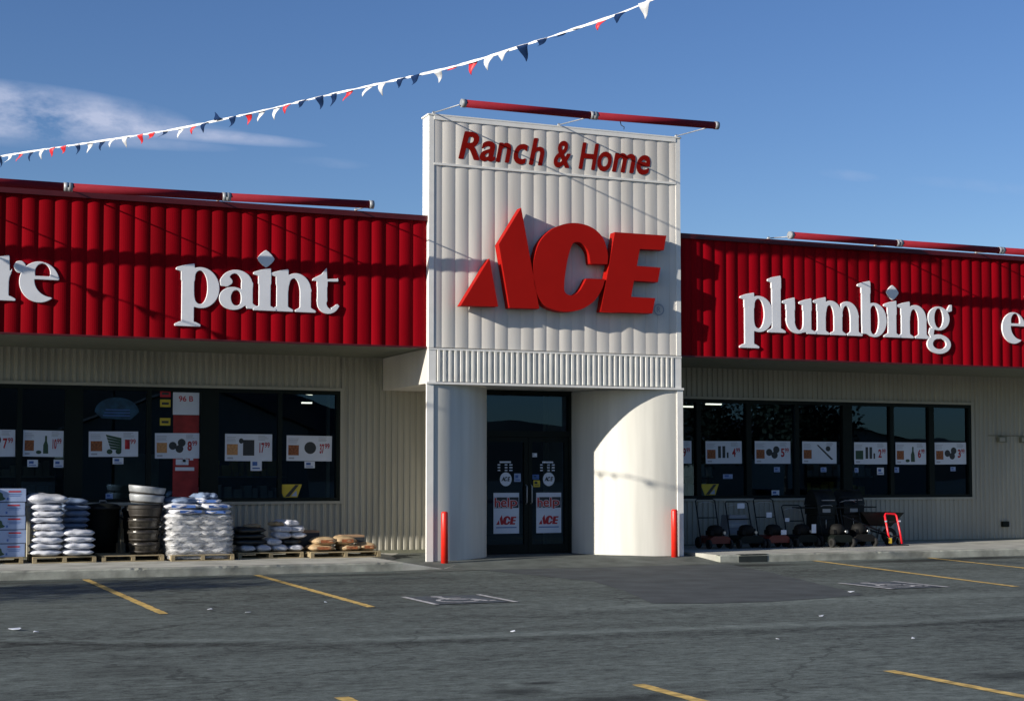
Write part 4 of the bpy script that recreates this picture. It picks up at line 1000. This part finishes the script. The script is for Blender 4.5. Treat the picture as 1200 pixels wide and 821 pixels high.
# stacked planters on the third pallet
def tub(x, y, z, r, h, m, label, tilt=0, name='half_barrel', group='half barrels stacked on the third pallet', bands=2, hoop='barrel_wood'):
    root = empty(name, label, 'planter', (x, y, z), group=group); root.rotation_euler = (0, tilt, 0)
    b = MB(); seg = 30; pr = [(r * .86, 0), (r * .95, h * .35), (r, h * .8), (r * 1.0, h), (r * .95, h), (r * .93, h * .7), (r * .8, h * .1), (.0001, h * .08)]
    b.lathe(pr, seg=seg); b.build('staves', m, root)
    for k in range(bands):
        zc = h * (.22 + .55 * k); rr_ = r * (.86 + .14 * min(1, zc / h / .8)) + .006
        b = MB(); b.lathe([(rr_ - .006, zc - .018), (rr_, zc - .016), (rr_ + .003, zc + .016), (rr_ - .004, zc + .018)], seg=seg); b.build('hoop', hoop, root)
zb = PT
for i, (r, h, m_, nm) in enumerate([(.255, .20, 'plastic_wrap', 'lowest'), (.262, .20, 'plastic_wrap', 'second from the bottom'), (.265, .20, 'plastic_wrap', 'third from the bottom')]):
    tub(-4.47 + [.0, -.01, -.01][i], 1.22, zb, r, h, m_, f'dark half barrel in shiny film, {nm} of the planter stack', bands=2); zb += h * .98
tub(-4.46, 1.22, zb, .275, .21, 'barrel_wood', 'dark half barrel planter under the two pale tubs'); zb += .205
tub(-4.44, 1.24, zb + .02, .285, .15, 'galv', 'grey metal tub, lower of the two tilted ones on the planter stack', R(4), 'metal_tub', 'metal tubs on top of the planter stack', 1, 'barrel_wood')
tub(-4.44, 1.24, zb + .165, .30, .14, 'galv', 'grey metal tub, topmost tilted one of the planter stack', R(6), 'metal_tub', 'metal tubs on top of the planter stack', 1, 'barrel_wood')
# shrink-wrapped grey sacks with loose ones on top
zz = PT - .01
for i in range(7):
    for k in range(2):
        sack(-3.86 + k * .49 + rnd.uniform(-.03, .03), 1.22 + rnd.uniform(-.02, .02), zz, .60, .92, .118, 200 + i * 2 + k, 'sack_grey', f'grey sack, {nth(i, 99) if i else "lowest"} layer on the {"left" if k == 0 else "right"} of the tall wrapped pile', 'grey sacks on the tall wrapped pile', rnd.uniform(-.04, .04), wr=.026, pinch=.1)
    zz += .092
for i, (x, y, dz, rz, lx, m_, lab) in enumerate([(-3.85, 1.1, 0, .12, .56, 'sack_white', 'left sack of the loose lower layer'), (-3.36, 1.15, -.01, -.10, .52, 'sack_white', 'right sack of the loose lower layer'), (-3.88, 1.15, .085, -.08, .60, 'sack_white', 'left sack of the loose middle layer'),
                                          (-3.42, 1.1, .08, .15, .50, 'sack_white', 'right sack of the loose middle layer'), (-3.87, 1.2, .17, .2, .50, 'sack_blue', 'blue sack at the upper left'), (-3.47, 1.2, .165, -.12, .44, 'sack_white', 'third sack up on the right of the loose top'), (-3.50, 1.2, .245, .1, .30, 'sack_blue', 'small blue sack at the very top')]):
    sack(x, y, zz + dz, lx, .80, .10, 230 + i, m_, f'{lab} on the tall wrapped pile', 'loose sacks on top of the tall wrapped pile', rz, (-.34, .30) if i != 4 and i != 6 else None, 'ink_blue', wr=.02)
# torn stretch film hugging the lower layers of the tall pile
def film_mat():
    m, nt, b = nt_new('stretch_film'); N = nt.nodes; L = nt.links
    b.inputs['Base Color'].default_value = (.55, .56, .58, 1); b.inputs['Roughness'].default_value = .22
    t = N.new('ShaderNodeBsdfTransparent'); mx = N.new('ShaderNodeMixShader'); tc = N.new('ShaderNodeTexCoord')
    mp = N.new('ShaderNodeMapping'); mp.inputs['Scale'].default_value = (3, 3, 14); nz = N.new('ShaderNodeTexNoise'); nz.inputs['Scale'].default_value = 2.5; nz.inputs['Detail'].default_value = 6; nz.inputs['Distortion'].default_value = 1.2
    L.new(tc.outputs['Object'], mp.inputs[0]); L.new(mp.outputs[0], nz.inputs['Vector'])
    mr = N.new('ShaderNodeMapRange'); mr.inputs[1].default_value = .35; mr.inputs[2].default_value = .65; mr.inputs[3].default_value = .12; mr.inputs[4].default_value = .62
    L.new(nz.outputs[0], mr.inputs[0]); L.new(mr.outputs[0], mx.inputs[0]); L.new(t.outputs[0], mx.inputs[1]); L.new(b.outputs[0], mx.inputs[2])
    bp = N.new('ShaderNodeBump'); bp.inputs['Strength'].default_value = 1; bp.inputs['Distance'].default_value = .03; L.new(nz.outputs[0], bp.inputs['Height']); L.new(bp.outputs[0], b.inputs['Normal'])
    L.new(mx.outputs[0], N['Material Output'].inputs[0]); return m
b = MB(); rr_ = random.Random(4); nn, mz = 72, 16; ring = []
for j in range(mz + 1):
    z = PT - .07 + .70 * j / mz; row = []
    for k in range(nn):
        a = 2 * math.pi * k / nn; ca, sa = math.cos(a), math.sin(a); q = (abs(ca) ** 7 + abs(sa) ** 7) ** (-1 / 7)
        sag_ = .012 * math.cos(2 * math.pi * (z - PT) / .092) + rr_.uniform(-.006, .006)
        row.append(b.bm.verts.new((-3.615 + (.535 + sag_) * q * ca, 1.22 + (.49 + sag_) * q * sa, z + .02 * math.sin(a * 5 + j) * (j == mz))))
    ring.append(row)
for A_, B_ in zip(ring, ring[1:]):
    for k in range(nn): b.bm.faces.new([A_[k], A_[(k + 1) % nn], B_[(k + 1) % nn], B_[k]]).smooth = True
tag(b.build('stretch_film', film_mat()), 'wrinkled clear stretch film around the lower layers of the tall grey sack pile', 'film')
# black and white sacks
zz = PT
for i in range(4):
    sack(-2.78 + i * .27, 1.32, zz, .255, .62, .105, 300 + i, 'sack_white', f'white sack end in the bottom row of the low pallet, {["leftmost", "second from left", "third from left", "rightmost"][i]}', 'white sacks on the low pallet', 0, (-.30, .28), 'ink_grey', pinch=.1, wr=.005)
for i, (x, z, lx, m_, lab) in enumerate([(-2.72, .105, .62, 'sack_black', 'lower'), (-2.76, .20, .58, 'sack_black', 'middle'), (-2.74, .30, .50, 'sack_black', 'upper')]):
    sack(x, 1.40, PT + z, lx, .66, .11, 310 + i, m_, f'black sack, {lab} one of three in the dark pile', 'black sacks on the low pallet', .05 * i)
sack(-2.66, 1.38, PT + .40, .30, .4, .05, 316, 'sack_brown', 'flat tan sack lying on top of the black pile', 'odd sacks on the low pallet', -.2)
sack(-2.33, 1.34, PT + .108, .28, .6, .10, 317, 'sack_white', 'white sack standing out left in the second row of the low pallet', 'white sacks on the low pallet', 0, (-.30, .28), 'ink_grey', pinch=.1)
sack(-2.02, 1.36, PT + .108, .34, .6, .10, 318, 'sack_black', 'black sack between white ones on the right of the low pallet', 'black sacks on the low pallet')
for i, (x, z, rz, lab) in enumerate([(-2.17, .21, 0, 'third row left'), (-1.92, .21, 0, 'third row right'), (-2.17, .315, .03, 'fourth row left'), (-1.90, .315, -.25, 'fourth row right, tilted'), (-2.08, .415, .2, 'top row'), ]):
    sack(x, 1.34, PT + z, .27, .58, .105, 320 + i, 'sack_white', f'white sack in the right pile of the low pallet, {lab}', 'white sacks on the low pallet', rz, (-.30, .28), 'ink_grey', pinch=.1, wr=.008)
sack(-2.22, 1.34, PT + .42, .20, .4, .07, 327, 'sack_brown', 'small pinkish sack on top of the white pile', 'odd sacks on the low pallet', .4)
# brown sacks and flat cartons
for i, (x, z, w, h, lab) in enumerate([(-1.55, .0, .44, .10, 'bottom left'), (-1.06, .0, .36, .10, 'bottom middle'), (-.76, .0, .30, .115, 'bottom right'), (-1.50, .10, .40, .12, 'upper left'), (-1.14, .10, .38, .13, 'upper middle')]):
    sack(x, 1.12, PT + z, w, .6, h, 340 + i, 'sack_brown', f'brown paper sack with dark label, {lab} on the pallet by the tower', 'brown sacks on the pallet by the tower', 0, (-.28, .26), 'ink_brown', pinch=.1, wr=.008)
for (x0, x1, y, z0, z1, lab) in [(-1.82, -1.46, 1.62, PT, PT + .33, 'brown carton standing behind the brown sacks'), (-1.08, -.70, 1.45, PT + .115, PT + .25, 'flat brown carton lying behind the brown sacks')]:
    b = MB(); b.box(x0, x1, y - .15, y + .2, z0, z1, .005); r_ = b.build('carton', 'cardboard'); tag(r_, lab, 'carton')
    b = MB(); b.box(x0, x1, y - .153, y - .1505, z0 + (z1 - z0) * .12, z1 - .035); b.build('dark_side_print', 'ink_dark', r_)

# ------------------------------------------------------------------ mowers, grills, wheelbarrow, hand truck
def wheel(root, x, y, r, w, hub='engine'):
    b = MB(); pr = [(r * .55, -w / 2), (r * .95, -w / 2), (r, -w * .3), (r, w * .3), (r * .95, w / 2), (r * .55, w / 2)]
    seg = 20; rings = []
    for (rr_, xx) in pr: rings.append([b.bm.verts.new((x + xx, y + rr_ * math.cos(2 * math.pi * k / seg), r + rr_ * math.sin(2 * math.pi * k / seg))) for k in range(seg)])
    for a, c in zip(rings, rings[1:]):
        for k in range(seg): b.bm.faces.new([a[k], a[(k + 1) % seg], c[(k + 1) % seg], c[k]])
    t = b.build('wheel', 'tyre', root)
    b = MB(); seg = 16
    for xx in (-w * .42, w * .42): b.poly([(x + xx, y + r * .56 * math.cos(2 * math.pi * k / seg), r + r * .56 * math.sin(2 * math.pi * k / seg)) for k in range(seg)])
    b.build('hub', hub, t)
def mower(x, y, label, deckm, hw=.22, hh=.90, bag=False, tagm=None, eng=True):
    root = empty('lawn_mower', label, 'lawn mower', (x, y, SZ), group='lawn mowers in front of the right window')
    b = MB(); b.prism_xz([(-hw - .02, .10), (-hw, .20), (-hw * .7, .24), (hw * .7, .24), (hw, .20), (hw + .02, .10)], -.24, .24); b.build('deck', deckm, root)
    for sx_ in (-1, 1):
        for sy_ in (-1, 1): wheel(root, sx_ * (hw + .02), sy_ * .20, .09 if sy_ < 0 else .11, .045)
    if eng:
        b = MB(); b.lathe([(.13, .24), (.14, .30), (.15, .36), (.13, .41), (.08, .44), (.0001, .45)], 0, -.02, 20); b.box(-.16, -.08, -.14, .06, .25, .34, .01); b.box(.06, .17, -.1, .08, .25, .37, .015); b.build('engine', 'engine', root)
        b = MB(); b.tube([(.13, -.10, .30), (.13, -.17, .30)], .03, 10); b.build('muffler', 'steel', root)
    b = MB(); r0 = .0125
    b.tube([(-hw, .15, .14), (-hw, .22, .45), (-hw, .34, hh - .03), (-hw + .04, .36, hh), (hw - .04, .36, hh), (hw, .34, hh - .03), (hw, .22, .45), (hw, .15, .14)], r0, 8)
    b.tube([(-hw, .26, hh * .62), (hw, .26, hh * .62)], r0 * .8, 8); h = b.build('handlebar', 'black_plastic', root)
    b = MB(); b.tube([(-hw + .02, .33, hh - .10), (-hw * .4, .30, hh - .06), (hw * .4, .30, hh - .06), (hw - .02, .33, hh - .10)], .006, 6); b.build('brake_bail', 'steel', h)
    if bag:
        b = MB(); b.prism_xz([(-hw * .9, .26), (hw * .95, .26), (hw * .8, .62), (-hw * .72, .62)], .30, .60); bb_ = b.build('grass_bag', 'grass_bag', root)
        b = MB(); b.box(-hw * .85, hw * .9, .285, .299, .38, .45); b.build('pale_band', 'stone_grey', bb_)
    if tagm:
        for (tx, tz, w, hgt) in tagm:
            b = MB(); b.box(tx - w / 2, tx + w / 2, .20 if tz > .5 else -.27, .205 if tz > .5 else -.265, tz - hgt / 2, tz + hgt / 2); b.build('price_tag', 'paper', root)
    return root
mower(6.20, 1.25, 'red lawn mower with a tall black handle, nearest the right column', 'mower_red', .21, .93)
mower(6.86, 1.20, 'lawn mower with grey grass bag and white tag', 'mower_green', .25, .88, True, [(.02, .80, .16, .10)])
mower(7.46, 1.20, 'lawn mower with orange red deck and two white tags', 'mower_red', .22, .93, False, [(.05, .62, .12, .10), (.08, .30, .12, .09)])
mower(8.10, 1.20, 'dark lawn mower with a slanted white tag, nearest the grills', 'mower_green', .22, .80, False, [(-.18, .52, .10, .07), (.12, .36, .10, .17)])
def grill(x, y, label, w=.42, hh=1.12, tray=.5):
    root = empty('barbecue_grill', label, 'grill', (x, y, SZ), group='black grills right of the mowers')
    b = MB(); rr = .20
    b.prism_xz([(-w / 2, .62), (w / 2, .62), (w / 2, .80), (-w / 2, .80)], -.22, .22); b.build('firebox', 'black_plastic', root)
    b = MB(); n = 10; pts = [(-.235 + .47 * i / n, .805 + .30 * math.sin(math.pi * (i / n)) ** .7) for i in range(n + 1)]
    f = [b.bm.verts.new((-w / 2 - .01, yy, z)) for yy, z in pts]; g = [b.bm.verts.new((w / 2 + .01, yy, z)) for yy, z in pts]
    for i in range(n): b.bm.faces.new([f[i], f[i + 1], g[i + 1], g[i]]).smooth = True
    b.bm.faces.new(f); b.bm.faces.new(g[::-1]); lid = b.build('lid', 'black_plastic', root)
    b = MB(); b.tube([(-.14, -.25, .90), (-.14, -.29, .90), (.14, -.29, .90), (.14, -.25, .90)], .010, 6); b.build('lid_handle', 'steel', lid)
    for s in (-1, 1):
        b = MB(); b.box(s * (w / 2 + .16) - .15, s * (w / 2 + .16) + .15, -.2, .2, .74, .765, .004); b.build('side_shelf', 'black_plastic', root)
    for sx_ in (-1, 1):
        for sy_ in (-1, 1): b = MB(); b.tube([(sx_ * (w / 2 - .04), sy_ * .17, .62), (sx_ * (w / 2 - .01), sy_ * .19, .02)], .015, 8); b.build('leg', 'black_plastic', root)
    b = MB(); b.box(-w / 2 + .01, w / 2 - .01, -.19, .19, .10, .615, .006); cb_ = b.build('cabinet', 'black_plastic', root)
    b = MB(); b.tube([(-.015, -.20, .35), (-.015, -.215, .36), (-.015, -.215, .52), (-.015, -.20, .53)], .006, 6); b.build('door_handle', 'steel', cb_)
    b = MB(); b.box(-.10, .08, -.228, -.222, .66, .73); b.build('price_tag', 'stone_grey', root)
    wheel(root, -w / 2 - .02, 0, .09, .04); wheel(root, w / 2 + .02, 0, .09, .04)
grill(8.72, 1.45, 'black gas grill with domed lid, nearest the mowers', .44)
grill(9.50, 1.65, 'black gas grill with domed lid, beside the wheelbarrow', .48)
mower(8.72, .92, 'black lawn mower standing in front of the left grill', 'mower_green', .21, .86)
mower(9.30, 1.02, 'black lawn mower standing in front of the right grill', 'engine', .22, .95)
# wheelbarrow: black tray seen from the side
wb = empty('wheelbarrow', 'black wheelbarrow standing right of the grills', 'wheelbarrow', (10.06, 1.55, SZ))
b = MB(); t0 = [(-.52, -.30, .66), (.52, -.30, .64), (.52, .30, .64), (-.52, .30, .66)]; t1 = [(-.22, -.18, .38), (.28, -.18, .36), (.28, .18, .36), (-.22, .18, .38)]
A = [b.bm.verts.new(p) for p in t0]; B = [b.bm.verts.new(p) for p in t1]
A2 = [b.bm.verts.new((p[0] * .97, p[1] * .95, p[2])) for p in t0]; B2 = [b.bm.verts.new((p[0], p[1] * .95, p[2] + .02)) for p in t1]
for i in range(4):
    j = (i + 1) % 4; b.bm.faces.new([A[i], A[j], B[j], B[i]]); b.bm.faces.new([A2[j], A2[i], B2[i], B2[j]]); b.bm.faces.new([A[j], A[i], A2[i], A2[j]])
b.bm.faces.new(B); b.bm.faces.new(B2[::-1]); b.build('tray', 'black_plastic', wb)
for s in (-1, 1):
    b = MB(); b.tube([(.36, s * .055, .17), (-.2, s * .20, .345), (-.95, s * .27, .60)], .017, 8); b.build('handle', 'barrel_wood', wb)
    b = MB(); b.tube([(-.30, s * .2, .35), (-.38, s * .22, .02), (-.12, s * .22, .02), (-.02, s * .2, .33)], .013, 8); b.build('leg', 'black_plastic', wb)
w_ = empty('x', None, None); bpy.data.objects.remove(w_)
b = MB(); seg = 22; pr = [(.08, -.04), (.155, -.045), (.17, 0), (.155, .045), (.08, .04)]; rings = [[b.bm.verts.new((.36 + r_ * math.cos(2 * math.pi * k / seg), yy, .17 + r_ * math.sin(2 * math.pi * k / seg))) for k in range(seg)] for r_, yy in pr]
for a, c in zip(rings, rings[1:]):
    for k in range(seg): b.bm.faces.new([a[k], a[(k + 1) % seg], c[(k + 1) % seg], c[k]])
wt = b.build('wheel', 'tyre', wb); b = MB()
for yy in (-.03, .03): b.poly([(.36 + .08 * math.cos(2 * math.pi * k / seg), yy, .17 + .08 * math.sin(2 * math.pi * k / seg)) for k in range(seg)])
b.build('hub', 'steel', wt)
# hand truck
ht = empty('hand_truck', 'bright red hand truck leaning against the black wheelbarrow', 'hand truck', (10.20, 1.02, SZ))
b = MB(); b.tube([(-.14, .0, .03), (-.145, .08, .30), (-.14, .17, .58), (-.11, .19, .62), (.11, .19, .62), (.14, .17, .58), (.145, .08, .30), (.14, 0, .03)], .022, 10); b.build('frame', 'truck_red', ht)
for zz_ in (.18, .46): b = MB(); b.tube([(-.165, .02 + zz_ * .28, zz_), (.165, .02 + zz_ * .28, zz_)], .013, 8); b.build('cross_bar', 'tyre', ht)
b = MB(); b.box(-.18, .18, -.17, .0, .0, .012, .003); b.build('toe_plate', 'tyre', ht)
for s in (-1, 1): wheel(ht, s * .14, .10, .075, .04)
b = MB(); b.box(-.195, -.125, -.03, -.022, .04, .15); b.build('yellow_label', 'sticker_yellow', ht)
b = MB(); b.box(-.19, -.14, .10, .106, .46, .49); b.box(.14, .19, .10, .106, .46, .49); b.build('reflector', 'paper', ht)

# ------------------------------------------------------------------ pennant strings
def pennant_string(ctrl, n, label, seed, size=(.17, .22), wind=1.0):
    rr = random.Random(seed); ctrl = [Vector(c) for c in ctrl]; P0, P1 = ctrl[0], ctrl[-1]; root = empty('pennant_string', label, 'pennants', tuple(P0))
    xs_ = np.cumsum([0] + [(b_ - a_).length for a_, b_ in zip(ctrl, ctrl[1:])]); xs_ /= xs_[-1]
    fine_t = np.linspace(0, 1, 400); co = np.array([tuple(c) for c in ctrl]); raw = [np.interp(fine_t, xs_, co[:, q]) for q in range(3)]
    ker = np.hanning(41); ker /= ker.sum(); sm = [np.convolve(np.concatenate([np.full(20, v[0]), v, np.full(20, v[-1])]), ker, 'valid') for v in raw]
    def pt(t): return Vector([float(np.interp(t, fine_t, v)) for v in sm]) - P0
    m_ = n * 3; d = (P1 - P0); d.z = 0; d.normalize(); s = d.cross(Vector((0, 0, 1)))
    b = MB(); rings = []
    for k in range(m_ + 1):
        t = k / m_; p = pt(t); a = rr.uniform(-.9, .5); w = .011
        o1 = Vector((0, 0, 1)) * math.cos(a) * w + s * math.sin(a) * w
        rings.append((b.bm.verts.new(p + o1), b.bm.verts.new(p - o1), b.bm.verts.new(p - o1 + s * .003), b.bm.verts.new(p + o1 + s * .003)))
    for a, c in zip(rings, rings[1:]):
        for k in range(4): b.bm.faces.new([a[k], a[(k + 1) % 4], c[(k + 1) % 4], c[k]])
    b.build('tape', 'rope', root)
    cols = ['pen_blue', 'pen_white', 'pen_red', 'pen_blue', 'pen_white', 'pen_blue', 'pen_red']
    for k in range(n):
        t = (k + .5 + rr.uniform(-.12, .12)) / n; p = pt(t); w = size[0] * rr.uniform(.85, 1.15); h = size[1] * rr.uniform(.85, 1.1)
        ang = rr.choice([rr.uniform(-.2, .6), rr.uniform(-.2, .8), rr.uniform(.4, 1.3)]) * wind      # blown sideways by the wind
        if rr.random() < .05: ang = rr.uniform(2.2, 2.6)
        skew = rr.uniform(-.02, .12)
        b = MB(); N_ = 5; rows = []
        for i in range(N_ + 1):
            u = i / N_; a2 = ang * (.85 + .15 * u); ww = w / 2 * (1 - u) + .002
            dirn = Vector((0, 0, -1)) * math.cos(a2) + s * math.sin(a2) * (1 if rr.random() < 2 else 1) + d * skew
            c = p + dirn * h * u + s * .02 * math.sin(4 * u + k)
            rows.append((b.bm.verts.new(c - d * ww), b.bm.verts.new(c + d * ww)))
        for a, c in zip(rows, rows[1:]): b.bm.faces.new([a[0], a[1], c[1], c[0]]).smooth = True
        g = bmesh.ops.extrude_face_region(b.bm, geom=b.bm.faces[:])
        bmesh.ops.translate(b.bm, vec=s * .002, verts=[e for e in g['geom'] if isinstance(e, bmesh.types.BMVert)])
        b.build('pennant', cols[(k + rr.choice([0, 0, 0, 1])) % 7], root)
pennant_string([(-9.35, -.02, 5.575), (-8.42, -2.0, 5.51), (-7.56, -3.85, 5.453), (-7.204, -4.623, 5.43), (-6.373, -6.163, 5.347), (-5.634, -7.533, 5.274), (-5.063, -8.759, 5.236), (-4.458, -10.137, 5.205), (-3.777, -11.604, 5.165), (-3.282, -13.068, 5.171), (-3.025, -13.821, 5.177), (-2.86, -14.38, 5.30), (-2.05, -17.2, 5.75)], 80, 'string of red, white and blue pennants crossing the sky', 7, (.118, .125))
for (x, y, h, lab) in ((-2.05, -17.25, 5.85, 'metal post holding the pennant string on the right, out of view'),):
    b = MB(); b.tube([(x, y, 0), (x, y, h)], .05, 10); p_ = b.build('light_post', 'dark_frame'); tag(p_, lab, 'post')
    b = MB(); b.box(x - .15, x + .15, y - .15, y + .15, 0, .05); b.build('base_plate', 'galv', p_)

# ------------------------------------------------------------------ litter on the asphalt
rl = random.Random(9)
for i, (x, y, r_, lab) in enumerate([(-5.05, -7.04, .05, 'scrap of paper between the two left yellow lines'), (-4.76, -7.62, .07, 'longer scrap of paper near the second yellow line'), (-7.25, -8.55, .11, 'white strip of litter at the left edge of the lot'), (-7.1, -8.9, .04, 'small bit of litter below the white strip at the left edge'),
                                     (-2.85, -10.6, .05, 'scrap of paper in the middle of the lot'), (.8, -10.36, .05, 'pale scrap on the right half of the lot'), (3.12, -7.6, .08, 'white scrap beside the right wheelchair marking'), (.3, -12.6, .03, 'tiny pale scrap at the lower right of the lot'), (-.9, -12.2, .035, 'tiny pale scrap right of the middle of the lot'), (-3.6, -6.6, .035, 'tiny pale scrap beside the second yellow line')]):
    b = MB(); pts = [(x + r_ * .6 * (1.3 if k % 2 else 1) * math.cos(k * 1.05 + i) * rl.uniform(.6, 1), y + r_ * .45 * math.sin(k * 1.05 + i), .012 + rl.uniform(0, .012)) for k in range(6)]
    b.poly(pts); g = bmesh.ops.extrude_face_region(b.bm, geom=b.bm.faces[:]); bmesh.ops.translate(b.bm, vec=(0, 0, .003), verts=[e for e in g['geom'] if isinstance(e, bmesh.types.BMVert)])
    tag(b.build('litter', 'paper'), lab, 'litter', 'scraps of litter on the lot')

# ------------------------------------------------------------------ trees and buildings around the lot (shadow on the left, reflections in the glass)
def tree(x, y, h, label, leaves, seed, cr=1.4, spread=1.0):
    rr = random.Random(seed); root = empty('tree', label, 'tree', (x, y, 0), group='trees around the lot')
    b = MB(); b.tube([(0, 0, 0), (.05, 0, h * .3), (0, .05, h * .55), (.08, 0, h * .95)], .11, 8, r2=.02); tips = []
    for k in range(14):
        z0 = h * rr.uniform(.35, .85); a = rr.uniform(0, 6.28); L_ = cr * rr.uniform(.6, 1.1)
        e = Vector((math.cos(a) * L_, math.sin(a) * L_, z0 + L_ * rr.uniform(.3, .8))); m1 = Vector((0, 0, z0)).lerp(e, .5) + Vector((rr.uniform(-.1, .1), rr.uniform(-.1, .1), .05))
        b.tube([(0, 0, z0), m1, e], .035, 5, r2=.008)
        for q in range(4):
            s0 = m1.lerp(e, rr.random()); e2 = s0 + Vector((rr.uniform(-1, 1), rr.uniform(-1, 1), rr.uniform(0, .9))) * cr * .4
            b.tube([s0, s0.lerp(e2, .5) + Vector((0, 0, .05)), e2], .014, 4, r2=.004); tips.append(e2); tips.append(s0)
    b.build('trunk', 'bark', root)
    b = MB()
    for k in range(leaves):
        c = rr.choice(tips) + Vector((rr.gauss(0, 1), rr.gauss(0, 1), rr.gauss(0, 1))) * cr * .16
        u = Vector((rr.gauss(0, 1), rr.gauss(0, 1), rr.gauss(0, 1))).normalized(); v = u.orthogonal().normalized(); s_ = rr.uniform(.03, .07) * (cr if cr > 1.6 else 1)
        b.poly([c + u * s_, c + v * s_ * .6, c - u * s_, c - v * s_ * .6])
    b.build('crown', 'leaf', root, recalc=False)
tree(-16.6, -5.9, 4.4, 'sparse young tree left of the view whose shadow lies on the lot', 4200, 3, 1.5)
tree(34.5, -38, 6.5, 'leafy tree across the lot mirrored in the right window', 5000, 4, 2.8)
tree(31.0, -40, 5.2, 'smaller leafy tree across the lot beside the taller one', 3500, 6, 2.2)
def far_house(x, y, w, d, h, rh_, label, rz=0):
    root = empty('far_house', label, 'house', (x, y, 0), rz, group='low houses across the lot')
    b = MB(); b.box(-w / 2, w / 2, -d / 2, d / 2, 0, h); b.prism_xz([(-w / 2, h), (w / 2, h), (0, h + rh_ * .96)], -d / 2 + .01, d / 2 - .01); b.build('wall', 'far_wall', root)
    b = MB()
    for s in (-1, 1): b.poly([(0, -d / 2 - .4, h + rh_), (0, d / 2 + .4, h + rh_), (s * (w / 2 + .5), d / 2 + .4, h - .1), (s * (w / 2 + .5), -d / 2 - .4, h - .1)])
    b.build('roof', 'far_roof', root)
    b = MB(); b.box(-1.2, 1.2, d / 2, d / 2 + .05, .8, 2.2); b.build('window', 'dark_frame', root)
far_house(8.0, -62, 13, 10, 4.2, 2.6, 'low beige gabled house across the lot, mirrored in the left window')
far_house(-6, -66, 10, 9, 3.2, 1.8, 'smaller house across the lot left of the gabled one'); far_house(48, -60, 18, 10, 3.6, 1.5, 'long low house across the lot at the right')

# drop names' stray extras
for o in list(sc.objects):
    if o.type == 'EMPTY' and not o.children and 'label' not in o: bpy.data.objects.remove(o)
